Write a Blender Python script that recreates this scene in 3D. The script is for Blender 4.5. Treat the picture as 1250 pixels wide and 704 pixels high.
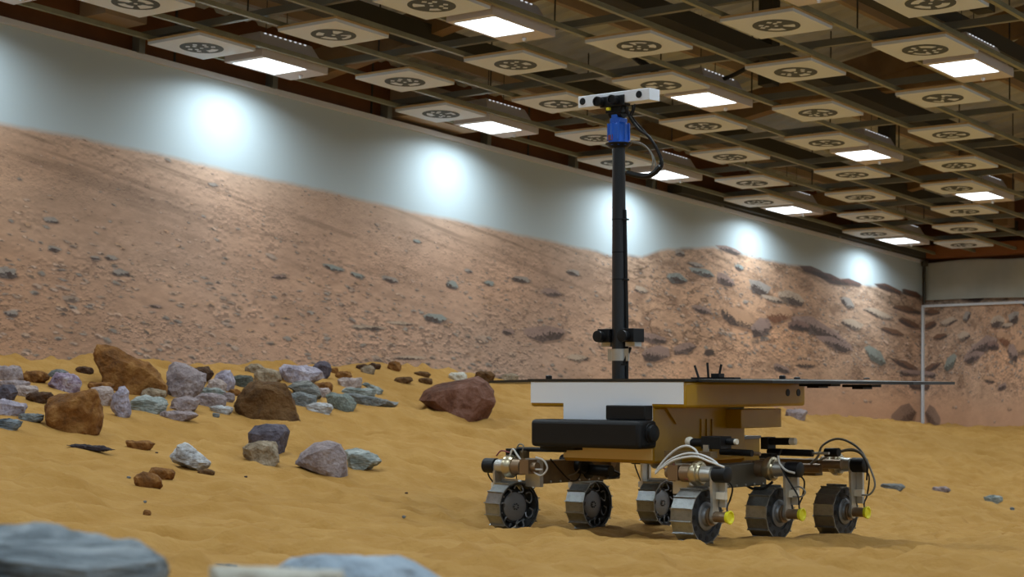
import bpy, bmesh, math, random
import numpy as np
from mathutils import Vector, Matrix, noise as mnoise

for o in list(bpy.data.objects):
    bpy.data.objects.remove(o)
scene = bpy.context.scene
COL = scene.collection
R = math.radians

# ------------------------------------------------------------------ camera
F = 2232.56                       # focal length in pixels of the 1250 wide frame
PITCH, ROLL, TH = 0.1070, 0.0271, 0.6542
ZC, HG = 0.25, 3.41               # camera height, grid height above camera
c_w = np.array([0, math.cos(PITCH), math.sin(PITCH)])
_r0 = np.array([1.0, 0, 0]); _u0 = np.cross(_r0, c_w)
c_r = math.cos(ROLL) * _r0 + math.sin(ROLL) * _u0
c_u = -math.sin(ROLL) * _r0 + math.cos(ROLL) * _u0
CAM = np.array([0, 0, ZC])
DA = np.array([math.sin(TH), math.cos(TH), 0.0])      # along the mural wall
DB = np.array([-math.cos(TH), math.sin(TH), 0.0])     # towards the mural wall
cam_data = bpy.data.cameras.new('camera')
cam_data.sensor_width = 36.0
cam_data.lens = F / 1250 * 36.0
cam_data.clip_start = 0.05; cam_data.clip_end = 200
cam_data.dof.use_dof = True
cam_data.dof.focus_distance = 9.7
cam_data.dof.aperture_fstop = 5.0
cam = bpy.data.objects.new('camera', cam_data); COL.objects.link(cam)
M4 = Matrix.Identity(4)
for i in range(3):
    M4[i][0] = c_r[i]; M4[i][1] = c_u[i]; M4[i][2] = -c_w[i]; M4[i][3] = CAM[i]
cam.matrix_world = M4
scene.camera = cam

world = bpy.data.worlds.new('world'); scene.world = world; world.use_nodes = True
world.node_tree.nodes['Background'].inputs[0].default_value = (0.5, 0.55, 0.6, 1)
world.node_tree.nodes['Background'].inputs[1].default_value = 0.02
scene.view_settings.view_transform = 'Standard'
scene.view_settings.look = 'None'
scene.view_settings.gamma = 1.0
scene.view_settings.use_curve_mapping = False
scene.view_settings.exposure = 0.0
LAMP_WATTS = 24.0
LAMP_SPREAD = R(158)

def ray(x, y): return (x - 625) / F * c_r + (352 - y) / F * c_u + c_w
def at_z(x, y, z): d = ray(x, y); return CAM + d * (z - ZC) / d[2]
def at_Y(x, y, Y): d = ray(x, y); return CAM + d * Y / d[1]
def at_b(x, y, b): d = ray(x, y); return CAM + d * b / (d @ DB)
def AB(a, b, z): return DA * a + DB * b + np.array([0, 0, z])

WB = 11.2          # mural wall plane (b)
WA = 24.28         # end wall plane (a)
ZT = ZC + HG       # suspended grid level
WTOP = 3.57        # top of mural

# ------------------------------------------------------------------ helpers
def tag(o, label=None, cat=None, group=None, kind=None):
    if label: o['label'] = label
    if cat: o['category'] = cat
    if group: o['group'] = group
    if kind: o['kind'] = kind
    return o

def empty(name, loc=(0, 0, 0), parent=None):
    o = bpy.data.objects.new(name, None); COL.objects.link(o)
    o.location = Vector(loc); o.empty_display_size = 0.1
    if parent: o.parent = parent
    return o

class MB:
    def __init__(s): s.v = []; s.f = []
    def add(s, v, f):
        n = len(s.v); s.v += [tuple(map(float, p)) for p in v]; s.f += [tuple(i + n for i in q) for q in f]
        return s
    def box(s, x0, x1, y0, y1, z0, z1):
        v = [(x, y, z) for z in (z0, z1) for y in (y0, y1) for x in (x0, x1)]
        return s.add(v, [(0, 2, 3, 1), (4, 5, 7, 6), (0, 1, 5, 4), (2, 6, 7, 3), (0, 4, 6, 2), (1, 3, 7, 5)])
    def obox(s, c, ex, ey, ez, hx, hy, hz):
        c = np.array(c, float); ex, ey, ez = (np.array(e, float) for e in (ex, ey, ez))
        v = [c + ex * hx * i + ey * hy * j + ez * hz * k for k in (-1, 1) for j in (-1, 1) for i in (-1, 1)]
        return s.add(v, [(0, 2, 3, 1), (4, 5, 7, 6), (0, 1, 5, 4), (2, 6, 7, 3), (0, 4, 6, 2), (1, 3, 7, 5)])
    def bar(s, p, q, w, h, up=(0, 0, 1)):
        p, q, up = (np.array(e, float) for e in (p, q, up))
        d = q - p; L = np.linalg.norm(d); d /= L
        x = np.cross(d, up); x /= np.linalg.norm(x); z = np.cross(x, d)
        return s.obox((p + q) / 2, x, d, z, w / 2, L / 2, h / 2)
    def lathe(s, p, axis, prof, n=20):
        """prof: list of (dist along axis, radius)"""
        p = np.array(p, float); ax = np.array(axis, float); ax /= np.linalg.norm(ax)
        t = np.array([0, 0, 1.0]) if abs(ax[2]) < .9 else np.array([1.0, 0, 0])
        e1 = np.cross(ax, t); e1 /= np.linalg.norm(e1); e2 = np.cross(ax, e1)
        v = []; f = []
        for h, r in prof:
            for k in range(n):
                a = 2 * math.pi * k / n
                v.append(p + ax * h + (e1 * math.cos(a) + e2 * math.sin(a)) * r)
        m = len(prof)
        for i in range(m - 1):
            for k in range(n):
                a, b = i * n + k, i * n + (k + 1) % n
                f.append((a, b, b + n, a + n))
        f.append(tuple(range(n - 1, -1, -1))); f.append(tuple(range((m - 1) * n, m * n)))
        return s.add(v, f)
    def cyl(s, p, q, r, r2=None, n=16):
        p = np.array(p, float); q = np.array(q, float)
        L = np.linalg.norm(q - p)
        return s.lathe(p, q - p, [(0, r), (L, r if r2 is None else r2)], n)
    def tube(s, pts, r, n=7, sub=6):
        P = [np.array(p, float) for p in pts]
        if sub > 1 and len(P) > 2:
            Q = []
            E = [2 * P[0] - P[1]] + P + [2 * P[-1] - P[-2]]
            for i in range(1, len(E) - 2):
                for k in range(sub):
                    t = k / sub
                    a, b, c, d = E[i - 1], E[i], E[i + 1], E[i + 2]
                    Q.append(.5 * (2 * b + (c - a) * t + (2 * a - 5 * b + 4 * c - d) * t * t + (3 * b - a - 3 * c + d) * t ** 3))
            Q.append(P[-1]); P = Q
        v = []; f = []; e = None
        for i, p in enumerate(P):
            d = P[min(i + 1, len(P) - 1)] - P[max(i - 1, 0)]; d = d / (np.linalg.norm(d) + 1e-9)
            if e is None:
                e = np.cross(d, [0.3, 0.2, 1.0])
            e = e - d * (e @ d); e /= np.linalg.norm(e)
            g = np.cross(d, e)
            for k in range(n):
                a = 2 * math.pi * k / n
                v.append(p + (e * math.cos(a) + g * math.sin(a)) * r)
        for i in range(len(P) - 1):
            for k in range(n):
                a, b = i * n + k, i * n + (k + 1) % n
                f.append((a, b, b + n, a + n))
        f.append(tuple(range(n - 1, -1, -1))); f.append(tuple(range((len(P) - 1) * n, len(P) * n)))
        return s.add(v, f)
    def prism(s, poly, ax, ay, az, c0, h0, h1):
        """poly of (s,t) in plane ax,ay at c0, extruded along az from h0 to h1"""
        c0, ax, ay, az = (np.array(e, float) for e in (c0, ax, ay, az))
        n = len(poly)
        v = [c0 + ax * p + ay * q + az * h for h in (h0, h1) for p, q in poly]
        f = [tuple(range(n - 1, -1, -1)), tuple(range(n, 2 * n))] + [(i, (i + 1) % n, (i + 1) % n + n, i + n) for i in range(n)]
        return s.add(v, f)
    def mesh(s, name, m, smooth=True, angle=35, off=None):
        me = bpy.data.meshes.new(name)
        v = s.v if off is None else [(p[0] - off[0], p[1] - off[1], p[2] - off[2]) for p in s.v]
        me.from_pydata(v, [], s.f); me.update()
        b = bmesh.new(); b.from_mesh(me); bmesh.ops.recalc_face_normals(b, faces=b.faces); b.to_mesh(me); b.free()
        if m: me.materials.append(m)
        if smooth:
            me.polygons.foreach_set('use_smooth', [True] * len(me.polygons))
            me.set_sharp_from_angle(angle=R(angle))
        return me
    def build(s, name, m, parent=None, smooth=True, off=None, bevel=0, angle=35, loc=None):
        o = bpy.data.objects.new(name, s.mesh(name, m, smooth, angle, off)); COL.objects.link(o)
        if parent: o.parent = parent
        if loc is not None: o.location = Vector(loc)
        if bevel:
            b = o.modifiers.new('bevel', 'BEVEL'); b.width = bevel; b.segments = 3; b.limit_method = 'ANGLE'
        return o

def obj_from(name, me, parent=None):
    o = bpy.data.objects.new(name, me); COL.objects.link(o)
    if parent: o.parent = parent
    return o

def mat(name, col, rough=.6, metal=0.0, var=None, vscale=8, vdetail=4, bump=0, bscale=60, spec=None, contrast=(.35, .65)):
    m = bpy.data.materials.new(name); m.use_nodes = True
    nt = m.node_tree; b = nt.nodes['Principled BSDF']
    b.inputs['Base Color'].default_value = (*col, 1); b.inputs['Roughness'].default_value = rough; b.inputs['Metallic'].default_value = metal
    if spec is not None: b.inputs['Specular IOR Level'].default_value = spec
    tc = nt.nodes.new('ShaderNodeTexCoord')
    if var:
        n = nt.nodes.new('ShaderNodeTexNoise'); n.inputs['Scale'].default_value = vscale; n.inputs['Detail'].default_value = vdetail
        n.inputs['Roughness'].default_value = .62
        nt.links.new(tc.outputs['Object'], n.inputs['Vector'])
        cr = nt.nodes.new('ShaderNodeValToRGB')
        cr.color_ramp.elements[0].position = contrast[0]; cr.color_ramp.elements[1].position = contrast[1]
        cr.color_ramp.elements[0].color = (*col, 1); cr.color_ramp.elements[1].color = (*var, 1)
        nt.links.new(n.outputs['Fac'], cr.inputs['Fac']); nt.links.new(cr.outputs['Color'], b.inputs['Base Color'])
    if bump:
        n2 = nt.nodes.new('ShaderNodeTexNoise'); n2.inputs['Scale'].default_value = bscale; n2.inputs['Detail'].default_value = 5
        nt.links.new(tc.outputs['Object'], n2.inputs['Vector'])
        bp = nt.nodes.new('ShaderNodeBump'); bp.inputs['Strength'].default_value = bump; bp.inputs['Distance'].default_value = .01
        nt.links.new(n2.outputs['Fac'], bp.inputs['Height']); nt.links.new(bp.outputs['Normal'], b.inputs['Normal'])
    return m

def srgb(r, g, b):
    f = lambda c: (c / 255 / 12.92) if c <= 10 else ((c / 255 + .055) / 1.055) ** 2.4
    return (f(r), f(g), f(b))

# ------------------------------------------------------------------ numpy noise
_TAB = {}
def vnoise(x, y, seed):
    if seed not in _TAB: _TAB[seed] = np.random.RandomState(seed).rand(256, 256)
    T = _TAB[seed]
    xi = np.floor(x).astype(int); yi = np.floor(y).astype(int); fx = x - xi; fy = y - yi
    fx = fx * fx * fx * (fx * (fx * 6 - 15) + 10); fy = fy * fy * fy * (fy * (fy * 6 - 15) + 10)
    g = lambda i, j: T[i & 255, j & 255]
    return (g(xi, yi) * (1 - fx) + g(xi + 1, yi) * fx) * (1 - fy) + (g(xi, yi + 1) * (1 - fx) + g(xi + 1, yi + 1) * fx) * fy
def fbm(x, y, seed, octv=4, gain=.5):
    s = 0; a = 1; t = 0
    for i in range(octv):
        s = s + a * vnoise(x * 2 ** i + 17 * i, y * 2 ** i + 31 * i, seed + i); t += a; a *= gain
    return s / t

# ------------------------------------------------------------------ sand
ZWA = [2, 8.3, 10.5, 12.6, 14.4, 20.9, 24.28]
ZWV = [1.05, 1.10, 1.22, 1.34, 1.30, 1.25, 1.24]
def sand0(a, b):
    d = np.clip((5.5 - (WB - b)) / 5.5, 0, 1); e = np.clip((5.5 - (WA - a)) / 5.5, 0, 1)
    p = d ** 1.35; q = e ** 1.35
    return np.interp(a, ZWA, ZWV) * (1 - (1 - p) * (1 - q))
WHEEL_XY = []
def hit(x, y):
    d = ray(x, y); t = np.linspace(2, 30, 6000)
    P = CAM[None] + d[None] * t[:, None]
    z = sand0(P @ DA, P @ DB)
    k = np.argmax(P[:, 2] < z)
    if P[k, 2] >= z[k]:
        P2 = at_b(x, y, WB - .05); P2[2] = sand0(P2 @ DA, P2 @ DB); return P2
    return P[k]

# ------------------------------------------------------------------ materials
m_sand = mat('sand', srgb(158, 117, 58), .95, 0, srgb(173, 133, 74), 3.0, 8, bump=.8, bscale=42, spec=.15)
m_brown = mat('brown_cladding', srgb(118, 72, 36), .8, 0, srgb(104, 62, 30), 2)
m_shell = mat('bounce_wall', srgb(226, 232, 240), .8)  # unseen walls kept pale so they reflect neutral light to the ceiling
m_bounce_floor = mat('concrete', srgb(176, 184, 192), .8, 0, srgb(160, 168, 176), 2)  # grey surface of the unseen floors added for neutral bounce
m_orange = mat('orange_beam', srgb(140, 84, 36), .7)
m_trimwhite = mat('white_trim', srgb(205, 208, 214), .5)
m_rail = mat('rail_khaki', srgb(150, 150, 124), .5, .25, srgb(134, 134, 112), 5)
m_cross = mat('cross_rail_grey', srgb(120, 122, 116), .45, .4)
m_rod = mat('hanger_steel', srgb(70, 70, 70), .5, .5)
m_roof = mat('roof_sheet', srgb(206, 212, 216), .8, 0, srgb(186, 186, 176), 1)
m_timber = mat('timber', srgb(140, 112, 78), .8, 0, srgb(124, 98, 66), 4)
m_darkbeam = mat('dark_beam', srgb(62, 60, 52), .8)
m_duct = mat('pale_box', srgb(170, 150, 128), .8)
m_panel = mat('panel_white', srgb(218, 228, 240), .7)
m_paneledge = mat('panel_edge', srgb(200, 170, 120), .8)
m_emb = mat('emblem_grey', srgb(78, 86, 92), .8)
m_house = mat('lamp_housing', srgb(206, 200, 200), .5)
m_black = mat('black_rubber', (.012, .012, .013), .55)

def emit(name, col, s):
    m = bpy.data.materials.new(name); m.use_nodes = True; nt = m.node_tree
    nt.nodes.remove(nt.nodes['Principled BSDF']); e = nt.nodes.new('ShaderNodeEmission')
    e.inputs[0].default_value = (*col, 1); e.inputs[1].default_value = s
    nt.links.new(e.outputs[0], nt.nodes['Material Output'].inputs[0])
    m.cycles.emission_sampling = 'NONE'      # the lamp lights carry the light
    return m
m_lamp = emit('lamp_glow', (.84, .95, 1.0), 5.0)
m_slot = emit('lamp_slot_glow', (.9, .95, 1.0), .8)

# ------------------------------------------------------------------ sand floor mesh
def build_sand():
    st = .03
    A_ = np.arange(1.1, WA + .001, st); B_ = np.arange(-.45, WB + .001, st)
    a, b = np.meshgrid(A_, B_, indexing='ij')
    z = sand0(a, b)
    n1 = fbm(a * 2.6, b * 2.6, 3, 3); n2 = fbm(a * 7 + 5, b * 7, 9, 3); n3 = fbm(a * .6, b * .6, 21, 2)
    n4 = fbm(a * 13 + 3, b * 13 + 8, 27, 2)
    rid = 1 - np.abs(2 * fbm(a * 3.2 + 40, b * 3.2 + 11, 33, 2) - 1)
    lump = .10 * (n1 - .5) + .065 * (n2 - .5) + .075 * (rid - .75) + .08 * (n3 - .5) + .022 * (n4 - .5)
    amp = np.ones_like(z)
    for (wx, wy, wz, rad) in WHEEL_XY:                   # flatten towards each wheel and pile a small rim
        wa = wx * DA[0] + wy * DA[1]; wb = wx * DB[0] + wy * DB[1]
        r2 = (a - wa) ** 2 + (b - wb) ** 2
        g = np.exp(-r2 / (2 * .22 ** 2))
        z = z * (1 - g) + wz * g
        amp *= 1 - .75 * np.exp(-r2 / (2 * .18 ** 2))
    for (px_, py_, pz_) in PIN:                           # keep the sand where stones rest on it
        wa = px_ * DA[0] + py_ * DA[1]; wb = px_ * DB[0] + py_ * DB[1]
        amp *= 1 - .85 * np.exp(-((a - wa) ** 2 + (b - wb) ** 2) / (2 * .15 ** 2))
    z = z + lump * amp
    v = np.stack([a * DA[0] + b * DB[0], a * DA[1] + b * DB[1], z], -1).reshape(-1, 3)
    na, nb = a.shape
    i = (np.arange(na - 1)[:, None] * nb + np.arange(nb - 1)[None]).ravel()
    q = np.stack([i, i + nb, i + nb + 1, i + 1], -1)
    me = bpy.data.meshes.new('floor')
    me.vertices.add(len(v)); me.vertices.foreach_set('co', v.ravel().astype(np.float32))
    me.loops.add(q.size); me.loops.foreach_set('vertex_index', q.ravel().astype(np.int32))
    me.polygons.add(len(q)); me.polygons.foreach_set('loop_start', np.arange(0, q.size, 4, dtype=np.int32))
    me.update(calc_edges=True); me.validate()
    me.polygons.foreach_set('use_smooth', [True] * len(me.polygons))
    if me.polygons[0].normal.z < 0: me.flip_normals()
    me.materials.append(m_sand)
    o = obj_from('floor', me)
    tag(o, 'golden sand floor of the yard, heaped up against the walls', 'sand', kind='structure')
PIN = []

# ------------------------------------------------------------------ mural picture (generated here, printed on the wall)
A0M, A1M, Z0M, Z1M, PPM = 1.0, WA, 0.6, WTOP, 150
HOR = [(-60, 138), (0, 147), (100, 165), (200, 187), (300, 209), (450, 243), (600, 276), (700, 298), (745, 309), (790, 310), (815, 304), (850, 302), (880, 300), (905, 306), (950, 317), (1040, 342), (1080, 350), (1126, 360)]
hor_ab = [(p @ DA, p[2]) for p in (at_b(x, y, WB) for x, y in HOR)]
def build_mural_image():
    W = int((A1M - A0M) * PPM); Hh = int((Z1M - Z0M) * PPM)
    aa = A0M + (np.arange(W) + .5) / PPM; zz = Z0M + (np.arange(Hh) + .5) / PPM
    a, z = np.meshgrid(aa, zz)
    hz = np.interp(a, [p[0] for p in hor_ab], [p[1] for p in hor_ab]) + .03 * (fbm(a * 3, a * 0 + 2, 5, 4) - .5) + .05 * (fbm(a * 1.1, a * 0 + 9, 7, 2) - .5) * (a > 17)
    below = hz - z
    L = lambda *c: np.array(srgb(*c))
    sky = L(180, 194, 200) * np.ones((Hh, W, 1))
    hill = np.clip((a - 15.3) / 1.6, 0, 1)                   # rocky outcrop at the right
    base = L(198, 164, 142)[None, None] * (1 - hill[..., None]) + L(206, 168, 140)[None, None] * hill[..., None]
    n = fbm(a * 1.3, z * 3.0, 11, 5); n2 = fbm(a * 9, z * 26, 13, 4, .7); n3 = fbm(a * .35, z * .9, 15, 3)
    g = base * (0.78 + .44 * n[..., None]) * (.80 + .40 * n2[..., None])
    g = g * (1 + (n3[..., None] - .5) * np.array([.30, .1, -.10]))
    left_warm = np.clip((10.5 - a) / 2.5, 0, 1)[..., None]
    g = g * (1 + left_warm * (np.array([.96, .84, .70]) - 1))
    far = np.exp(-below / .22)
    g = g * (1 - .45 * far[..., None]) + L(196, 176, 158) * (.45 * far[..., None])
    smooth_low = np.clip((1.75 - z) / .35, 0, 1) * np.clip((a - 17.5) / 2, 0, 1)
    band = np.exp(-((z - 2.02 + .012 * (a - 8)) / .10) ** 2) * np.clip((11.5 - a) / 2, 0, 1)   # smooth sandy lane at left
    # gravel: thresholded stretched noise, dark specks with pale tops
    persp = np.clip(below / 1.3, .12, 1)
    for sc, amt, sd in ((16, .55, 41), (30, .55, 43), (55, .45, 47)):
        gn = fbm(a * sc, z * sc * 2.6, sd, 2, .6); gu = fbm(a * sc, (z - .35 / sc) * sc * 2.6, sd, 2, .6)
        clump = np.clip((fbm(a * 1.1, z * 3.6, sd + 60, 3) - .38) * 4, 0, 1)
        dm = np.clip((gn - .60) * 9, 0, 1) * amt * clump * (.35 + .65 * persp); lm = np.clip((gu - .60) * 9, 0, 1) * clump * (.35 + .65 * persp)
        keep = (1 - .85 * smooth_low) * (1 - .8 * band)
        g = g * (1 - (dm * keep)[..., None] * np.array([.74, .72, .68]))
        g = g * (1 + (np.clip(lm - dm * 2, 0, 1) * keep * .22)[..., None])
    g = g * (1 - .75 * smooth_low[..., None]) + (L(206, 160, 128) * (.9 + .2 * n[..., None])) * (.75 * smooth_low[..., None])
    # layered ledges running down the far slope
    lay = fbm(a * .8 + z * 2.2, z * 14 + a * 1.6, 29, 4, .6)
    ledge = np.clip((lay - .56) * 7, 0, 1) * np.clip(below / .08, 0, 1) * np.exp(-below / .6)
    g = g * (1 - .42 * ledge[..., None])
    # dark broken crest of the outcrop
    cr_ = np.clip((fbm(a * 5, z * 16, 61, 4, .65) - .48) * 6, 0, 1) * np.exp(-below / .14) * hill
    g = g * (1 - .6 * cr_[..., None])
    hn = np.clip((fbm(a * 3.2 + z * 2.5, z * 7.5 - a * 1.2, 67, 5, .62) - .54) * 8, 0, 1) * hill * np.clip((z - 1.55) / .3, 0, 1)
    g = g * (1 - .36 * hn[..., None] * np.array([.95, 1, 1]))
    cv = 1 - np.abs(2 * fbm(a * 1.6 + z * 1.5, z * 5.2 - a * .7, 71, 4, .55) - 1)
    cv = np.clip((cv - .93) * 16, 0, 1) * hill * np.clip((z - 1.7) / .3, 0, 1) * np.clip((fbm(a * .9, z * 2, 73, 2) - .42) * 5, 0, 1)
    g = g * (1 - .55 * cv[..., None])
    k = np.clip(below / .05, 0, 1)[..., None]
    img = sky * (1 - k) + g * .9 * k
    rs = np.random.RandomState(77)
    def stone(ca, cz, w, h, top, dark, rot=0., seed=0, shadow=.6):
        ci = (ca - A0M) * PPM; cj = (cz - Z0M) * PPM; wi = w * PPM; hj = h * PPM
        m = int(max(wi, hj) * 1.6) + 3
        i0, i1 = max(0, int(ci - m)), min(W, int(ci + m)); j0, j1 = max(0, int(cj - m)), min(Hh, int(cj + m))
        if i1 - i0 < 2 or j1 - j0 < 2: return
        X, Y = np.meshgrid(np.arange(i0, i1) + .5 - ci, np.arange(j0, j1) + .5 - cj)
        x = (X * math.cos(rot) + Y * math.sin(rot)) / (wi / 2); y = (-X * math.sin(rot) + Y * math.cos(rot)) / (hj / 2)
        th = np.arctan2(y, x); rr = np.sqrt(x * x + y * y)
        r2 = np.random.RandomState(seed); ph = r2.rand(4) * 6.28
        nk = 6 + seed % 3; tk = np.arange(nk) * 6.2832 / nk + ph[0] + (r2.rand(nk) - .5) * .7; dk = .78 + .26 * r2.rand(nk)
        edge = np.full_like(th, 1.25)
        for t_, d_ in zip(tk, dk): edge = np.minimum(edge, d_ / np.maximum(np.cos(th - t_), .25))
        soft = 1.2 / max(1.5, min(wi, hj) / 2)
        ms = np.clip((edge - rr) / soft + .5, 0, 1)
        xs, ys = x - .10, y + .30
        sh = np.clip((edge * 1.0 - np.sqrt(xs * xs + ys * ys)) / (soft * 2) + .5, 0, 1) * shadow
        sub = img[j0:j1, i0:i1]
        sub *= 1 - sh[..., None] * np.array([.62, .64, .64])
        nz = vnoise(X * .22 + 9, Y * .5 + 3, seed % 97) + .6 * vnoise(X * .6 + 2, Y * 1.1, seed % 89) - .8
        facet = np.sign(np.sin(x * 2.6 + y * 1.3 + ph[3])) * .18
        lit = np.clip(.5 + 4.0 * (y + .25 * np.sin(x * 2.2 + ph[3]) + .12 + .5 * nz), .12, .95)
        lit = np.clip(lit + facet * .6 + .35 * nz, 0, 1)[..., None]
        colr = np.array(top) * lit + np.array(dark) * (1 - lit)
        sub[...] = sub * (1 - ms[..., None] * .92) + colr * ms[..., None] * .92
    tops = [L(210, 180, 158), L(198, 172, 154), L(180, 160, 146), L(156, 150, 144), L(198, 160, 130)]
    darks = [L(122, 98, 86), L(112, 96, 88), L(98, 88, 84), L(120, 104, 94)]
    N = 13000
    ca = A0M + rs.rand(N) * (A1M - A0M); cz = Z0M + rs.rand(N) ** 1.0 * (Z1M - Z0M)
    order = np.argsort(-cz)
    for i in order:
        hzz = np.interp(ca[i], [p[0] for p in hor_ab], [p[1] for p in hor_ab]); bl = hzz - cz[i]
        if bl < .03: continue
        hl = min(1, max(0, (ca[i] - 15.3) / 1.5))
        # bands of stones: sparse on the smooth slope, dense in the lower foreground
        dens = .25 + .75 * min(1, max(0, (bl - .45) / .5)) if hl < .5 else (.9 if bl < 1.2 else .25)
        cl = vnoise(np.array([ca[i] * 1.5]), np.array([cz[i] * 4.0]), 51)[0]
        if rs.rand() > dens * (.45 + 1.0 * cl): continue
        if cz[i] < 1.7 and ca[i] > 18.5 and rs.rand() < .85: continue
        s = (.015 + .05 * min(1, bl / 1.2) * rs.rand() ** 2.2 + .012 * rs.rand()) * (1.25 if hl > .5 else 1)
        if rs.rand() < .03: s *= 1.9
        asp = .20 + .28 * rs.rand()
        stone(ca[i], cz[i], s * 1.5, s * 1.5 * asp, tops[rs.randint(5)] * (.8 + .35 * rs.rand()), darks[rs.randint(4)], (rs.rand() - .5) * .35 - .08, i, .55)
    GREY = L(160, 152, 146); BLUE = L(146, 154, 152); DK = L(72, 62, 60); PALE = L(190, 170, 152); TAN = L(196, 156, 126); MAUVE = L(158, 134, 126)
    BIG = [  # photo pixels: centre x, centre y, width, height, colours, tilt
        (665, 407, 50, 20, MAUVE, DK, .15), (531, 388, 28, 11, BLUE, DK, .1), (552, 348, 16, 10, BLUE, DK, 0), (475, 341, 20, 8, GREY, DK, -.1),
        (407, 327, 26, 7, BLUE, DK, -.1), (436, 336, 18, 6, BLUE, DK, -.1), (597, 346, 14, 7, BLUE, DK, 0), (572, 331, 9, 5, GREY, DK, 0), (509, 295, 9, 5, BLUE, DK, 0),
        (63, 269, 20, 8, GREY, DK, -.05), (8, 333, 30, 14, GREY, DK, -.1), (66, 304, 17, 8, GREY, DK, 0), (148, 333, 22, 8, GREY, DK, 0), (136, 315, 16, 6, GREY, DK, 0), (116, 315, 14, 5, GREY, DK, 0),
        (14, 383, 20, 9, GREY, DK, 0), (341, 338, 18, 6, MAUVE, DK, .1), (260, 226, 12, 5, GREY, DK, 0), (190, 374, 16, 5, MAUVE, DK, 0), (450, 400, 40, 5, PALE, DK, .08), (490, 395, 36, 5, PALE, DK, .06), (500, 437, 46, 5, PALE, DK, .12),
        (672, 357, 26, 10, MAUVE, DK, 0), (635, 341, 22, 8, GREY, DK, 0), (700, 333, 18, 8, GREY, DK, 0), (705, 437, 26, 8, PALE, DK, .1), (620, 405, 14, 8, MAUVE, DK, .1),
        (826, 340, 26, 14, BLUE, DK, -.05), (783, 354, 18, 8, PALE, DK, -.05), (858, 333, 30, 11, BLUE, DK, -.1), (885, 342, 24, 14, MAUVE, DK, -.2), (830, 309, 12, 8, GREY, DK, 0), (849, 323, 20, 6, GREY, DK, -.05), (902, 327, 12, 8, BLUE, DK, 0),
        (928, 352, 26, 16, GREY, DK, -.15), (965, 364, 36, 16, PALE, DK, -.12), (905, 388, 52, 24, TAN, DK, -.25), (930, 400, 24, 20, MAUVE, DK, .4), (952, 384, 34, 18, TAN, L(120, 80, 60), .3), (945, 366, 30, 7, PALE, DK, -.1),
        (1000, 402, 66, 18, MAUVE, DK, -.28), (1020, 420, 44, 14, MAUVE, DK, -.2), (975, 398, 30, 12, L(140, 112, 104), DK, .1), (1040, 396, 28, 12, PALE, DK, -.1), (1035, 370, 16, 12, GREY, DK, -.3), (1072, 383, 36, 9, PALE, DK, -.1),
        (1070, 435, 26, 17, L(140, 146, 140), L(84, 84, 78), -.55), (800, 432, 38, 18, MAUVE, DK, .2), (795, 412, 40, 12, MAUVE, DK, -.1), (836, 425, 30, 12, MAUVE, DK, .3), (866, 430, 14, 8, DK, DK, .2), (856, 378, 24, 9, MAUVE, DK, -.1),
        (955, 450, 22, 9, MAUVE, DK, -.2), (985, 445, 30, 8, TAN, DK, .2), (1015, 340, 40, 10, L(96, 70, 64), DK, -.15), (995, 332, 36, 9, L(96, 76, 74), DK, -.1), (1040, 345, 26, 8, L(104, 74, 66), DK, -.1), (890, 305, 30, 8, MAUVE, DK, -.1), (1085, 352, 34, 8, L(110, 76, 60), DK, -.1), (1112, 358, 26, 8, L(96, 64, 50), DK, -.1),
        (1102, 507, 28, 26, L(146, 118, 102), L(92, 70, 58), .35), (1068, 516, 18, 9, L(150, 120, 106), L(100, 76, 62), 0), (1119, 470, 18, 12, L(110, 86, 74), DK, 0), (1105, 445, 30, 9, L(120, 90, 74), DK, -.2), (1112, 455, 26, 8, MAUVE, DK, .1), (1090, 405, 30, 8, L(120, 88, 70), DK, -.1), (1110, 395, 30, 9, L(110, 80, 64), DK, -.15), (1108, 378, 30, 8, L(112, 82, 64), DK, 0),
    ]
    for q, (x, y, w, h, t, d, rot) in enumerate(BIG):
        P = at_b(x, y, WB); p0 = at_b(x - w / 2, y, WB) @ DA; p1 = at_b(x + w / 2, y, WB) @ DA
        hh = at_b(x, y - h / 2, WB)[2] - at_b(x, y + h / 2, WB)[2]
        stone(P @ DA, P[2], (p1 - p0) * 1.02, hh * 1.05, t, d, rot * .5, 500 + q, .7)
    px = np.ones((Hh, W, 4), np.float32); lin = np.clip(img, 0, 1)
    px[..., :3] = np.where(lin <= .0031308, lin * 12.92, 1.055 * lin ** (1 / 2.4) - .055)
    im = bpy.data.images.new('mural_print', W, Hh, alpha=False); im.pixels.foreach_set(px.ravel()); im.update(); im.pack()
    return im
mural_img = build_mural_image()
def mural_mat(name, tint=1.0, rough=.75):
    m = bpy.data.materials.new(name); m.use_nodes = True; nt = m.node_tree; b = nt.nodes['Principled BSDF']
    t = nt.nodes.new('ShaderNodeTexImage'); t.image = mural_img; t.extension = 'MIRROR'
    nt.links.new(t.outputs['Color'], b.inputs['Base Color']); b.inputs['Roughness'].default_value = rough
    b.inputs['Specular IOR Level'].default_value = .25
    return m
m_mural = mural_mat('mural_print')
def quad_uv(name, P, UV, m, parent=None):
    me = bpy.data.meshes.new(name); n = len(P)
    me.from_pydata([tuple(p) for p in P], [], [tuple(range(n))]); uv = me.uv_layers.new(name='UVMap')
    for i in range(n): uv.data[i].uv = UV[i]
    me.materials.append(m); me.update()
    return obj_from(name, me, parent)
def mu(a, z): return ((a - A0M) / (A1M - A0M), (z - Z0M) / (Z1M - Z0M))

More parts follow.
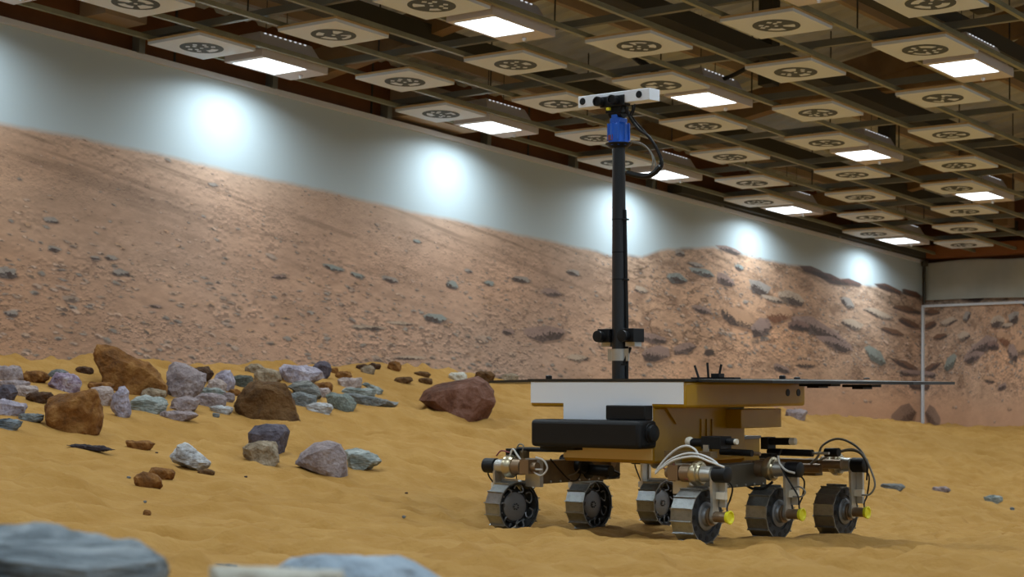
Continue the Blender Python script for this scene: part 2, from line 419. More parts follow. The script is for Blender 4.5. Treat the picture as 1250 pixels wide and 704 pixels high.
def slab_mural(name, a0, a1, z0, z1, thick, kind=None):
    """printed sheet on the left wall with real thickness behind"""
    P = [AB(a0, WB, z0), AB(a1, WB, z0), AB(a1, WB, z1), AB(a0, WB, z1)]
    Q = [p + DB * thick for p in P]
    me = bpy.data.meshes.new(name)
    me.from_pydata([tuple(p) for p in P + Q], [], [(0, 1, 2, 3), (7, 6, 5, 4), (3, 2, 6, 7), (0, 4, 5, 1), (0, 3, 7, 4), (1, 5, 6, 2)])
    uv = me.uv_layers.new(name='UVMap'); c = [mu(a0, z0), mu(a1, z0), mu(a1, z1), mu(a0, z1)]
    for p in me.polygons:
        for li in p.loop_indices: uv.data[li].uv = c[me.loops[li].vertex_index % 4]
    me.materials.append(m_mural); me.update()
    return obj_from(name, me)
o = slab_mural('wall_left', 1.0, WA, .4, WTOP, .08); tag(o, 'long wall printed with a rocky red desert under a pale sky', 'wall', kind='structure')

# brown cladding above the mural, white strip, end wall
def wbox(name, m, a0, a1, b0, b1, z0, z1, parent=None, bevel=0):
    mb = MB(); mb.obox(AB((a0 + a1) / 2, (b0 + b1) / 2, (z0 + z1) / 2), DA, DB, (0, 0, 1), (a1 - a0) / 2, (b1 - b0) / 2, (z1 - z0) / 2)
    return mb.build(name, m, parent, smooth=False, bevel=bevel)
o = wbox('wall_left_upper', m_brown, -6, WA + .4, WB + .09, WB + .19, 0, 4.3); tag(o, 'dark brown cladding above the mural', 'wall', kind='structure')
for i, aa in enumerate(np.arange(-4.6, 24, 2.44)):       # cladding battens and sheet joints
    wbox('joint', m_darkbeam, aa, aa + .018, WB + .08, WB + .091, 3.4, 4.25, o)
o = wbox('trim_1', m_trimwhite, 1.0, WA - .05, WB - .035, WB + .06, WTOP, WTOP + .045); tag(o, 'thin white strip capping the mural', 'trim', kind='structure')
# end wall
m_cloth = mat('pale_cloth', srgb(176, 178, 170), .9, 0, srgb(160, 162, 154), 1.5, 3, bump=.5, bscale=1.2)
def endbox(name, m, b0, b1, z0, z1, t0, t1, parent=None):
    return wbox(name, m, WA + t0, WA + t1, b0, b1, z0, z1, parent)
o = endbox('wall_right', m_brown, -3.3, WB + .3, 0, 5.6, .2, .3); tag(o, 'dark brown end wall behind the cloth', 'wall', kind='structure')
def end_mural(name, b0, b1, z0, z1, t, thick, label):
    a_of = lambda b: WA - (WB - b) if (WB - b) < 9 else WA - 9
    P = [AB(WA + t, b1, z0), AB(WA + t, b0, z0), AB(WA + t, b0, z1), AB(WA + t, b1, z1)]
    Q = [p + DA * thick for p in P]
    me = bpy.data.meshes.new(name)
    me.from_pydata([tuple(p) for p in P + Q], [], [(0, 1, 2, 3), (7, 6, 5, 4), (3, 2, 6, 7), (0, 4, 5, 1), (0, 3, 7, 4), (1, 5, 6, 2)])
    uv = me.uv_layers.new(name='UVMap'); c = [mu(WA - (WB - q) * 3.4, zq) for q, zq in ((b1, z0), (b0, z0), (b0, z1), (b1, z1))]
    for p in me.polygons:
        for li in p.loop_indices: uv.data[li].uv = c[me.loops[li].vertex_index % 4]
    me.materials.append(m_mural); me.update()
    return tag(obj_from(name, me), label, 'banner')
# hanging sheet with the top edge of the picture, cloth above it
tag(end_mural('backdrop_sheet', -3, WB, .5, 3.13, .06, .03, 'desert backdrop sheet on the end wall above the white frame'), cat='backdrop')
def cloth():
    mb = MB(); nb, nz = 160, 24; b0, b1, z0, z1 = -3.0, WB - .02, 3.02, 3.60
    for i in range(nb + 1):
        for j in range(nz + 1):
            b = b1 + (b0 - b1) * i / nb; z = z0 + (z1 - z0) * j / nz
            w = .02 * math.sin(b * 3.1 + z * 2) + .015 * math.sin((b + z * 1.1) * 7.3) * (1 - .5 * j / nz) + .012 * math.sin((b - z * .8) * 4.4 + 1)
            zz = z - .03 * (j / nz) * (1 - math.cos(b * 4.2)) * .5 + (.02 * math.sin(b * 1.3) if j == 0 else 0)
            mb.v.append(tuple(AB(WA + .0 + w, b, zz)))
    for i in range(nb):
        for j in range(nz):
            k = i * (nz + 1) + j; mb.f.append((k, k + nz + 1, k + nz + 2, k + 1))
    o = mb.build('backdrop_cloth', m_cloth)
    s = o.modifiers.new('thick', 'SOLIDIFY'); s.thickness = .004
    tag(o, 'creased pale cloth hanging above the framed end-wall picture', 'cloth')
cloth()
bn = end_mural('framed_banner', -3, WB - .03, .5, 2.945, -.02, .02, 'framed desert picture panel on the end wall')
def framebar(p, q, t=.035): return MB().bar(p, q, t, t, up=DA).build('frame_bar', m_trimwhite, bn, smooth=False)
framebar(AB(WA - .04, WB - .03, .7), AB(WA - .04, WB - .03, 2.965))
framebar(AB(WA - .04, WB - .03, 2.95), AB(WA - .04, -3, 2.95))
o = wbox('trim_2', m_orange, WA - .14, WA + .05, -3.1, WB, 3.63, 3.80); tag(o, 'orange-brown timber beam along the top of the end wall', 'beam', kind='structure')
o = wbox('trim_3', m_darkbeam, 17.6, WA, WB - .12, WB + .08, WTOP + .06, WTOP + .16); tag(o, 'dark rail above the far end of the mural', 'rail', kind='structure')
mb = MB(); mb.tube([AB(WA - .12, WB - .09, z) for z in (2.99, 3.2, 3.4, 3.62)], .018, sub=1)
mb.lathe(AB(WA - .12, WB - .09, 3.55), (0, 0, 1), [(-.04, .02), (-.03, .05), (.03, .05), (.04, .02)], 12)
tag(mb.build('corner_pole', m_darkbeam), 'thin dark pole standing in the corner of the two walls', 'pole')
# unseen shell behind and beside the viewpoint, pale to add neutral bounce
o = wbox('wall_back', m_shell, -6.2, -6, -3.3, WB + .3, -.2, 5.6); tag(o, 'unseen pale wall behind the viewer, added for neutral bounce', 'wall', kind='structure')
o = wbox('wall_near', m_shell, -6, WA + .3, -3.3, -3.1, -.2, 4.6); tag(o, 'unseen pale wall on the near side, added for neutral bounce', 'wall', kind='structure')

o = wbox('floor_bounce_near', m_bounce_floor, -6, WA, -3.1, -.35, -.2, .10); tag(o, 'unseen grey floor strip added on the near side for bounce', 'floor', kind='structure')  # both floors are added out of view to bounce neutral light upwards
o = wbox('floor_bounce_back', m_bounce_floor, -6, 1.2, -.35, WB, -.2, .10); tag(o, 'unseen grey floor added behind the viewer for bounce', 'floor', kind='structure')
# ------------------------------------------------------------------ roof
roof = empty('ceiling'); tag(roof, 'pale sheeted roof on timber trusses high above the hung grid', 'roof', kind='structure')
RIDGE = 4.2
def roofz(b): return 4.2 + .17 * (WB - b) if b > RIDGE else 4.2 + .17 * (WB - RIDGE) - .17 * (RIDGE - b)
def corrugated():
    mb = MB(); a = -6.0; v = []; n = 0
    while a < WA + .3:
        for da, dz in ((0, 0), (.10, 0), (.13, .03), (.22, .03)):
            for b in (WB + .1, RIDGE, -3.2): v.append(tuple(AB(a + da, b, roofz(b) + dz)))
            n += 1
        a += .25
    mb.v = v
    for i in range(n - 1):
        for k in (0, 1): mb.f.append((3 * i + k, 3 * i + k + 1, 3 * i + k + 4, 3 * i + k + 3))
    o = mb.build('roof_sheet', m_roof, roof, smooth=False); s_ = o.modifiers.new('t', 'SOLIDIFY'); s_.thickness = .02
corrugated()
for b in np.arange(10.7, -3, -1.6):
    MB().bar(AB(-6, b, roofz(b) - .10), AB(WA + .2, b, roofz(b) - .10), .06, .16).build('purlin', m_duct, roof, smooth=False)
for a in np.arange(-2.2, WA, 4.6):
    MB().bar(AB(a, WB, roofz(WB) - .30), AB(a, RIDGE, roofz(RIDGE) - .30), .14, .26).build('rafter', m_timber, roof, smooth=False)
    MB().bar(AB(a, RIDGE, roofz(RIDGE) - .30), AB(a, -3.2, roofz(-3.2) - .30), .14, .26).build('rafter', m_timber, roof, smooth=False)
    MB().bar(AB(a, 9.2, 4.28), AB(a, -.8, 4.28), .12, .2).build('truss_chord', m_timber, roof, smooth=False)
    bb = 8.6; up = True
    while bb > -.5:
        nb = bb - .9
        p = AB(a, bb, 4.33 if up else roofz(bb) - .36); q = AB(a, nb, roofz(nb) - .36 if up else 4.33)
        MB().bar(p, q, .08, .11).build('truss_web', m_timber, roof, smooth=False); bb = nb; up = not up
for b, w in ((9.9, .26), (8.0, .22), (6.2, .30), (4.4, .24), (2.4, .24)):
    z = 4.02 if b > 9 else 4.12
    MB().bar(AB(-5, b, z), AB(WA, b, z), w, .14).build('dark_beam', m_darkbeam, roof, smooth=False)
for (a, w, h, z) in ((9.05, .42, .35, 3.80), (12.75, .95, .32, 3.66)):
    wbox('wall_panel', m_duct, a, a + w, WB - .22, WB + .1, z, z + h, roof)
wbox('post', m_timber, 22.4, 22.62, 9.15, 9.35, 3.75, 4.6, roof)
wbox('post', m_timber, 20.1, 20.32, 8.5, 8.7, 3.85, 4.6, roof)
for (a, b) in ((14.0, 7.9), (17.2, 8.3), (12.6, 5.3)):
    wbox('post', m_darkbeam, a, a + .14, b, b + .14, 3.85, roofz(b) - .05, roof)
cb_ = MB()
for q in range(3): cb_.tube([AB(13.1 + .08 * q, 8.9, 4.1), AB(13.3 + .08 * q, 8.6, 3.86), AB(13.5 + .08 * q, 8.2, 3.80 + .03 * q), AB(13.6, 7.8, 3.95)], .018)
cb_.build('roof_cable', m_black, roof)

# ------------------------------------------------------------------ suspended rail grid
grid = empty('ceiling_grid'); tag(grid, 'hung grid of metal rails under the roof', 'ceiling grid', kind='structure')
def channel(p, q, w, h):
    """open strut channel"""
    p = np.array(p); q = np.array(q); d = (q - p) / np.linalg.norm(q - p); x = np.cross(d, [0, 0, 1.0])
    mb = MB(); t = .006
    prof = [(-w / 2, 0), (w / 2, 0), (w / 2, h), (w / 2 - .012, h), (w / 2 - .012, h - t), (w / 2 - t, h - t), (w / 2 - t, t), (-w / 2 + t, t), (-w / 2 + t, h - t), (-w / 2 + .012, h - t), (-w / 2 + .012, h), (-w / 2, h)]
    return mb.prism(prof, x, (0, 0, 1), d, p, 0, np.linalg.norm(q - p))
RAIL_B = [10.95 - .6 * j for j in range(23)]
for b in RAIL_B:
    channel(AB(-3.0, b, ZT + .012), AB(WA - .15, b, ZT + .012), .036, .036)  .build('rail', m_rail, grid, smooth=False)
CROSS_A = [-2.47 + 1.505 * n for n in range(18)]
for a in CROSS_A:
    c = channel(AB(a, WB - .02, ZT + .06), AB(a, -2.9, ZT + .06), .045, .055).build('cross_rail', m_cross, grid, smooth=False)
    MB().obox(AB(a, WB - .02, ZT + .02), DA, DB, (0, 0, 1), .03, .045, .07).build('wall_bracket', m_cross, c, smooth=False)
    for b in RAIL_B[2::3]:
        MB().cyl(AB(a, b + .2, ZT + .1), AB(a, b + .2, roofz(b + .2) - .0), .007, n=6).build('hanger_rod', m_rod, grid)

# marker panels -----------------------------------------------------------------
TILES = [(253,57,0),(415,41,2),(500,99,1),(547,138,0),(635,78,3),(690,126,2),(733,168,1),(788,55,5),(815,103,4),(865,153,3),(897,191,2),(923,223,1),(935,246,0),(760,198,0),(955,30,7),(979,87,6),(1004,137,5),(1014,174,4),(1043,213,3),(1058,240,2),(1070,265,1),(1073,285,0),(1135,60,8),(1157,119,7),(1164,164,6),(1169,202,5),(1180,229,4),(1180,258,3),(1187,279,2),(1190,298,1),(535,5,4),(1140,3,9),(170,3,1)]
ORD = ['first', 'second', 'third', 'fourth', 'fifth', 'sixth', 'seventh', 'eighth', 'ninth', 'tenth']
rows = {}
for t in TILES:
    P = at_z(t[0], t[1], ZT - .03); rows.setdefault(t[2], []).append(P @ DA)
panel_mb = MB().obox((0, 0, .022), DA, DB, (0, 0, 1), .298, .298, .020)
panel_me = None
def emblem(seed, root):
    rs = random.Random(seed)
    mb = MB(); mb.prism([(.174 * math.cos(i * math.pi / 18), .174 * math.sin(i * math.pi / 18)) for i in range(36)], DA, DB, (0, 0, 1), (0, 0, 0), -.0015, .002)
    e = mb.build('emblem', m_emb, root, smooth=False)
    def mark(poly): MB().prism([(p * 1.26, q * 1.26) for p, q in poly], DA, DB, (0, 0, 1), (0, 0, 0), -.003, -.001).build('emblem_mark', m_panel, e, smooth=False)
    def arcblob(r0, r1, t0, t1):
        n = 5; poly = [(r1 * math.cos(t0 + (t1 - t0) * i / n), r1 * math.sin(t0 + (t1 - t0) * i / n)) for i in range(n + 1)]
        poly += [(r0 * math.cos(t1 - (t1 - t0) * i / n), r0 * math.sin(t1 - (t1 - t0) * i / n)) for i in range(n + 1)]
        mark(poly)
    def dot(x, y, r, n=8, sx=1): mark([(x + sx * r * math.cos(i * 2 * math.pi / n), y + r * math.sin(i * 2 * math.pi / n)) for i in range(n)])
    dot(0, 0, .012)
    t = rs.random() * 6.28
    for s in range(4):
        w = rs.uniform(.7, 1.25); kind = rs.random()
        if kind < .35: arcblob(.062, .105, t, t + w)
        elif kind < .6:
            arcblob(.085, .108, t, t + w); arcblob(.045, .09, t, t + .28)
        elif kind < .85:
            for q in range(2):
                an = t + w * (q * .8 + .1); dot(.088 * math.cos(an), .088 * math.sin(an), .019, 4)
            dot(.055 * math.cos(t + w / 2), .055 * math.sin(t + w / 2), .014)
        else:
            arcblob(.04, .108, t + .2, t + w)
        t += 1.5708
for i, (x, y, j) in enumerate(TILES):
    P = at_z(x, y, ZT - .03); a = P @ DA
    b = 10.65 - .6 * j
    srt = sorted(rows[j]); n = min(range(len(srt)), key=lambda q: abs(srt[q] - a))
    root = empty('marker_panel', AB(a, b, ZT - .032))
    if panel_me is None: panel_me = panel_mb.mesh('board', m_panel, False)
    bd = obj_from('board', panel_me, root)
    MB().obox((0, 0, .033), DA, DB, (0, 0, 1), .3, .3, .008).build('wood_edge', m_paneledge, root, smooth=False)
    emblem(100 + i, root)
    where = 'row along the mural' if j == 0 else ORD[j] + ' row from the mural'
    tag(root, 'emblem ceiling panel, %s from near end, %s' % (ORD[n], where), 'ceiling panel', 'marker panels hung in the ceiling grid')

# lamps ----------------------------------------------------------------------
LAMPS = [(343,78,0),(623,29,4),(609,154,0),(878,119,4),(822,212,0),(1065,188,4),(976,255,0),(1190,81,8),(1206,238,4),(1106,293,0)]
def lamp_parts():
    p = {}
    ha, hb = .40, .215
    mb = MB()       # tray: frame round the diffuser, solid on the far end
    da0, da1 = -.255, .235
    mb.obox(DA * ((da1 + ha + .06) / 2) + np.array([0, 0, .03]), DA, DB, (0, 0, 1), (ha + .06 - da1) / 2, hb, .03)
    mb.obox(DA * ((da0 - .02) - .01) + np.array([0, 0, .03]), DA, DB, (0, 0, 1), .03, hb, .03)
    for s in (-1, 1): mb.obox(DA * ((da0 + da1) / 2) + DB * s * (hb - .012) + np.array([0, 0, .03]), DA, DB, (0, 0, 1), (da1 - da0) / 2, .012, .03)
    mb.obox(DA * .08 + np.array([0, 0, .065]), DA, DB, (0, 0, 1), .38, hb, .006)
    p['tray'] = mb.mesh('tray', m_house, False)
    mb = MB()
    mb.add([DA * s * l + DB * t * w + np.array([0, 0, z]) + DA * .05 for z, l, w in ((.07, .37, .20), (.23, .30, .12)) for s, t in ((-1, -1), (1, -1), (1, 1), (-1, 1))],
           [(3, 2, 1, 0), (4, 5, 6, 7), (0, 1, 5, 4), (1, 2, 6, 5), (2, 3, 7, 6), (3, 0, 4, 7)])
    p['reflector_housing'] = mb.mesh('reflector_housing', m_house, False)
    mb = MB().obox(DA * ((da0 + da1) / 2) + np.array([0, 0, .012]), DA, DB, (0, 0, 1), (da1 - da0) / 2 - .002, hb - .026, .008)
    p['diffuser'] = mb.mesh('diffuser', m_lamp, False)
    mb = MB()
    mb.cyl((0, 0, .23), (0, 0, .75), .004, n=5)
    p['hanger_wire'] = mb.mesh('hanger_wire', m_rod)
    mb = MB().lathe(DA * .36 + np.array([0, 0, 0.002]), (0, 0, -1), [(0, .018), (.015, .018), (.03, .010)], 10)
    p['sensor'] = mb.mesh('sensor', m_trimwhite)
    mb = MB()
    for q in range(9): mb.obox(DA * (-.2 + q * .058) + np.array([0, 0, .222]) - DB * .127, DA, DB, (0, 0, 1), .012, .003, .003)
    p['vent_slot'] = mb.mesh('vent_slot', m_slot, False)
    return p
LP = lamp_parts()
LIGHT = bpy.data.lights.new('lamp_light', 'AREA'); LIGHT.shape = 'RECTANGLE'; LIGHT.size = .48; LIGHT.size_y = .37
LIGHT.energy = LAMP_WATTS; LIGHT.color = (.80, .93, 1.0); LIGHT.spread = LAMP_SPREAD
LMAT = Matrix.Identity(4)
for i in range(3):
    LMAT[i][0] = DA[i]; LMAT[i][1] = -DB[i] * -1; LMAT[i][2] = (0, 0, 1)[i]; LMAT[i][3] = DA[i] * -.01 + (0, 0, .001)[i]
if LMAT.to_3x3().determinant() < 0:
    for i in range(3): LMAT[i][1] = -LMAT[i][1]
def lamp(P, label):
    root = empty('ceiling_lamp', P); tag(root, label, 'lamp', 'lit lamps in the ceiling grid')
    for k, me in LP.items():
        q = obj_from(k, me, root)
        if k == 'vent_slot': q['kind'] = 'stuff'
        if k == 'hanger_wire':
            q.location = Vector(DA * -.07); obj_from(k, me, root).location = Vector(DA * .17)
    lo = bpy.data.objects.new('lamp_light', LIGHT); COL.objects.link(lo); lo.parent = root
    lo.matrix_local = LMAT
cnt = {}
for (x, y, j) in LAMPS:
    P = at_z(x, y, ZT - .02); a = P @ DA; b = 10.65 - .6 * j
    n = cnt.get(j, 0); cnt[j] = n + 1
    if j == 0: lab = 'lit ceiling lamp beside the mural, %s from the near end of its row' % ORD[n]
    elif j == 4: lab = 'lit ceiling lamp in the middle row, %s from the near end' % ORD[n]
    else: lab = 'lit ceiling lamp nearest the upper right edge of the picture'
    lamp(AB(a, b, ZT - .03), lab)
LA = [-1.5, 1.55, 4.6, 7.65, 10.65, 13.75, 16.95, 20.0, 23.0]
SEEN = {(k, 0) for k in range(4, 9)} | {(k, 4) for k in range(4, 8)} | {(5, 8)}
for (k, j) in [(k, j) for j in (0, 4, 8, 12, 16, 20) for k in range(9) if (k, j) not in SEEN]:
    lamp(AB(LA[k], 10.65 - .6 * j, ZT - .03), 'lit ceiling lamp, %s in the %s lamp row counted from the mural' % (ORD[k], ORD[j // 4]))

# ------------------------------------------------------------------ rover
r_d = c_w + (352 - 465) / F * c_u; r_d = r_d / np.linalg.norm(r_d); r_n = np.cross(c_r, r_d)
YAW = R(40.4); cu_, su_ = math.cos(YAW), math.sin(YAW)
R_U = c_r * cu_ - r_d * su_; R_V = c_r * su_ + r_d * cu_
R_C = CAM + c_r * .8694 + r_d * 9.2                  # near top corner of the deck
OFF = np.array([-.507, .55, -.82])
def to_world(p): return R_C + R_U * p[0] + R_V * p[1] + r_n * p[2]
def rv(x, y, U=None, V=None):
    d = ray(x, y); t = None
    o = CAM - R_C
    if V is not None: t = (V - o @ R_V) / (d @ R_V)
    else: t = (U - o @ R_U) / (d @ R_U)
    p = o + d * t
    return np.array([p @ R_U, p @ R_V, p @ r_n])
rover = bpy.data.objects.new('rover', None); COL.objects.link(rover); rover.empty_display_size = .2
Mr = Matrix.Identity(4); ow = to_world(OFF)
for i in range(3):
    Mr[i][0] = R_U[i]; Mr[i][1] = R_V[i]; Mr[i][2] = r_n[i]; Mr[i][3] = ow[i]
rover.matrix_world = Mr
tag(rover, 'six-wheeled white and gold rover with a tall black camera mast on the sand', 'rover')

m_white = mat('rover_white', srgb(236, 242, 252), .4)
m_gold = mat('rover_gold', srgb(164, 124, 10), .33, .0, srgb(156, 116, 8), 5)
m_goldlt = mat('rover_gold_pale', srgb(226, 196, 132), .4)
m_rblack = mat('rover_black', (.009, .0095, .011), .45, spec=.25)
m_solar = mat('solar_dark', (.02, .019, .018), .35)
m_alu = mat('aluminium', srgb(190, 188, 182), .38, .8)
m_tread = mat('tread_steel', srgb(160, 162, 162), .28, .8, srgb(126, 128, 126), 14)
m_wdark = mat('wheel_dark', srgb(58, 62, 68), .4, .7)
m_wdisc = mat('wheel_disc', srgb(126, 128, 132), .42, .5)
m_bronze = mat('bronze', srgb(138, 116, 92), .38, .6)
m_ring = mat('brass_ring', srgb(190, 178, 150), .3, .9)
m_tan = mat('bogie_tan', srgb(120, 100, 70), .5, .35, srgb(98, 82, 58), 9)
m_beamgrey = mat('bogie_grey', srgb(92, 88, 78), .5, .4)
m_ycap = mat('yellow_cap', srgb(232, 224, 40), .45)
m_blue = mat('head_blue', srgb(30, 104, 226), .4)
m_carbon = mat('mast_carbon', (.016, .017, .020), .3)
m_cablew = mat('cable_white', srgb(206, 206, 204), .5)
m_cableg = mat('cable_grey', srgb(120, 118, 112), .5)
m_clear = mat('motor_white', srgb(220, 214, 200), .5)
m_red = mat('wire_red', srgb(120, 40, 50), .5)

def part(mb, name, m, parent=rover, bevel=0, smooth=True, label=None, angle=35):
    o = mb.build(name, m, parent, smooth=smooth, off=OFF, bevel=bevel, angle=angle)
    if parent is not rover: pass
    if label: o['label'] = label
    return o
# children of parts share the rover's frame because every part sits at the rover's origin
eU, eV, eW = (1, 0, 0), (0, 1, 0), (0, 0, 1)
UB = -1.014
deck = part(MB().box(UB, 0, 0, 1.151, -.136, -.002), 'upper_body', m_gold, bevel=.016)
part(MB().box(UB + .008, -.010, -.004, .006, -.116, -.004), 'front_plate', m_white, deck, smooth=False, label='white front plate')
for x in (961.5, 974.5):
    p = rv(x, 479, U=.0)
    part(MB().lathe((-.01, p[1], p[2]), eU, [(0, .020), (.0125, .020)], 18), 'round_port', m_rblack, deck)
lower = part(MB().box(-.785, -.198, .0, .85, -.42, -.13), 'lower_body', m_gold, bevel=.014)
part(MB().box(-.780, -.203, -.005, .004, -.20, -.110), 'front_plate', m_white, lower, smooth=False, label='white lower front plate')
part(MB().box(-.782, -.205, -.003, .006, -.402, -.336), 'skirt_plate', m_goldlt, lower, smooth=False)
part(MB().box(-.45, -.200, -.07, .0, -.198, -.124), 'front_black_box', m_rblack, bevel=.006)
drill = part(MB().box(-.872, -.161, -.172, -.012, -.342, -.199), 'drill_box', m_rblack, bevel=.022)
part(MB().lathe((-.165, -.075, -.262), eU, [(0, .050), (.012, .050), (.014, .042), (.03, .042), (.034, .034)], 24), 'end_knob', m_rblack, drill)
part(MB().box(-.87, -.64, -.09, -.02, -.36, -.342), 'mount_bar', m_rblack, drill)
part(MB().box(-.26, -.10, .66, 1.06, -.252, -.150), 'side_box', m_gold, bevel=.004)
eb = part(MB().box(-.42, -.215, .86, 1.02, -.45, -.315), 'equipment_box', m_gold, bevel=.004)
part(MB().box(-.425, -.21, .855, 1.025, -.315, -.300), 'box_lid', m_wdisc, eb, smooth=False)
part(MB().prism([(.10, -.136), (.36, -.136), (.21, -.222), (.19, -.222)], eV, eW, eU, (-.198, 0, 0), 0, .012), 'gusset', m_gold)
for v in (.42, .47, .52): part(MB().box(-.2, -.19, v, v + .02, -.38, -.2), 'side_rib', m_gold)
# solar deck and wings
part(MB().box(UB - .008, .008, -.01, 1.162, -.002, .012), 'solar_deck', m_solar, smooth=False)
def wing(sg):
    q = [(.012, .1), (.42, .15), (.87, .75), (.87, 1.2), (.012, 1.162)]
    U_ = lambda a: a if sg > 0 else -1.014 - a
    top = [(U_(a), b, .010 - .016 * a) for a, b in q]; bot = [(a, b, c - .014) for a, b, c in top]
    mb = MB().add(top + bot, [(0, 1, 2, 3, 4), (9, 8, 7, 6, 5)] + [(i, (i + 1) % 5, (i + 1) % 5 + 5, i + 5) for i in range(5)])
    return part(mb, 'solar_wing', m_solar, smooth=False)
wr = wing(1); wl = wing(-1)
for x0, x1, dy in ((981, 1020, 469.5), (991, 1005, 471.5), (1034, 1070, 470.5), (1046, 1059, 473)):
    p = rv(x0, dy, V=1.05); q = rv(x1, dy, V=1.05)
    part(MB().box(p[0], q[0], 1.0, 1.10, p[2] - .008, p[2] + .006), 'hinge_latch', m_rblack, wr, smooth=False)
for x, y in ((1058, 464), (973, 463), (955, 461), (670, 461)):
    p = rv(x, y, V=.9 if x > 900 else .05)
    part(MB().lathe((p[0], p[1], .01), eW, [(0, .018), (p[2] + .0, .018), (p[2] + .004, .010)], 10), 'latch_knob', m_rblack)
for x0, y0, x1, y1 in ((853.5, 463, 848, 446), (865, 463, 863.5, 442.5), (877, 463, 880.5, 444.5)):
    p = rv(x0, y0, V=.45); q = rv(x1, y1, V=.45)
    an = part(MB().cyl(p, q, .0065, n=10), 'antenna', m_rblack)
p = rv(846, 462.5, V=.45); q = rv(899, 462.5, V=.45)
part(MB().box(p[0], q[0], .43, .49, .010, .020), 'antenna_plate', m_rblack)
p = rv(868, 462, V=.42); part(MB().box(p[0], p[0] + .05, .42, .47, .02, .04), 'antenna_box', m_rblack)

# mast ------------------------------------------------------------------
MU, MV = -.503, .12
def mw(x, y): return rv(x, y, V=MV)
zt_m = mw(756, 180)[2]
mast = part(MB().lathe((MU, MV, .01), eW, [(0, .039), (.30, .0385), (zt_m - .05, .034), (zt_m, .034)], 28), 'mast', m_carbon)
def ringz(y, h, r, name, m): z = mw(756, y)[2]; return part(MB().lathe((MU, MV, z - h / 2), eW, [(0, r), (h, r)], 28), name, m, mast)
ringz(433, .062, .042, 'clamp_band', m_alu)
zc_ = mw(756, 433)[2]
part(MB().box(MU - .068, MU + .068, MV - .012, MV - .002, zc_ - .032, zc_ + .032), 'clamp_plate', m_alu, mast)
for y in (268, 341, 308): ringz(y, .007, .0375, 'cable_tie', m_rblack)
for y in (268, 341):
    z = mw(756, y)[2]; part(MB().cyl((MU + .03, MV - .01, z), (MU + .085, MV - .03, z - .006), .005, n=7), 'tie_tail', m_rblack, mast)
part(MB().tube([(MU + .040, MV + .01, .01), (MU + .046, MV + .005, .25), (MU + .042, MV + .005, .5), (MU + .038, MV, .9)], .010, sub=3), 'mast_cable', m_rblack, mast)
# the two mid-mast cameras
zcam = mw(756, 410)[2]
for du, nm in ((.085, 0), (-.075, 1)):
    cb = part(MB().box(MU + du - .033, MU + du + .045, MV - .05, MV + .045, zcam - .033, zcam + .038), 'hazard_camera', m_rblack, bevel=.003)
    part(MB().lathe((MU + du - .003, MV - .05, zcam - .002), (0, -1, 0), [(0, .026), (.025, .026), (.026, .030), (.04, .030), (.041, .022)], 20), 'lens', m_rblack, cb)
    part(MB().box(MU + du - .03, MU + du + .03, MV - .02, MV + .04, zcam - .055, zcam - .033), 'camera_foot', m_alu, cb)
part(MB().bar((MU + .075, MV, zcam - .06), (MU + .035, MV - .01, zc_ - .05), .012, .012).bar((MU + .03, MV - .02, zc_ - .05), (MU + .08, MV - .04, zc_ - .052), .008, .008), 'stay', m_rblack, mast)
# pan-tilt head
zb0, zb1, zb2 = mw(756, 176)[2], mw(756, 151)[2], mw(756, 134)[2]
head = part(MB().lathe((MU, MV, zb0 - .008), eW, [(0, .062), (.012, .062), (.013, .056), (zb1 - zb0, .056), (zb1 - zb0 + .012, .044)], 10), 'pan_tilt_head', m_blue, angle=20)
part(MB().box(MU - .035, MU + .033, MV - .034, MV + .034, zb1, zb1 + .030).box(MU - .028, MU + .012, MV - .03, MV + .03, zb1 + .02, zb2), 'tilt_block', m_blue, head, bevel=.005)
part(MB().lathe((MU, MV, zb0 - .02), eW, [(0, .045), (.02, .070), (.026, .070)], 24), 'flange', m_rblack, head)
for k in range(10):
    a = k * 2 * math.pi / 10 + .3
    part(MB().box(MU + .056 * math.cos(a) - .005, MU + .056 * math.cos(a) + .005, MV + .056 * math.sin(a) - .005, MV + .056 * math.sin(a) + .005, zb0 + .02, zb1), 'rib', m_blue, head)
part(MB().prism([(-.024, .018), (.024, .018), (.024, .046), (-.024, .046)], (.95, -.31, 0), eW, (-.31, -.95, 0), (MU - .017, MV - .053, zb0), 0, .002), 'name_plate', m_red, head, smooth=False)
part(MB().lathe((MU - .01, MV, zb2 - .012), eU, [(-.035, .034), (.045, .034)], 18), 'tilt_axle', m_rblack, head)
# stereo camera bar
zbar = mw(756, 121)[2]
BU = MU + .004
bar = part(MB().box(BU - .235, BU + .235, MV - .052, MV + .040, zbar - .031, zbar + .031), 'camera_bar', m_white, bevel=.002)
part(MB().box(BU - .085, BU + .075, MV - .060, MV + .0, zbar - .045, zbar + .012), 'camera_core', m_rblack, bar, bevel=.004)
for du in (-.073, .022):
    l = part(MB().lathe((BU + du, MV - .06, zbar - .016), (0, -1, 0), [(0, .022), (.02, .022), (.021, .026), (.042, .026), (.043, .020), (.035, .018)], 24), 'stereo_lens', m_rblack, bar)
    
for du in (-.205, .168):
    part(MB().lathe((BU + du, MV - .051, zbar + .002), (0, -1, 0), [(0, .019), (.003, .019)], 20), 'wide_lens', m_rblack, bar)
for du in (-.02, .03): part(MB().lathe((BU + du, MV - .02, zbar + .03), eW, [(0, .008), (.008, .006)], 8), 'bar_screw', m_rblack, bar)
part(MB().box(BU - .03, BU - .01, MV - .075, MV - .06, zbar - .065, zbar - .05), 'yellow_tag', m_ycap, bar)
part(MB().box(BU - .06, BU + .04, MV - .04, MV + .03, zbar - .075, zbar - .03), 'bar_bracket', m_rblack, bar)
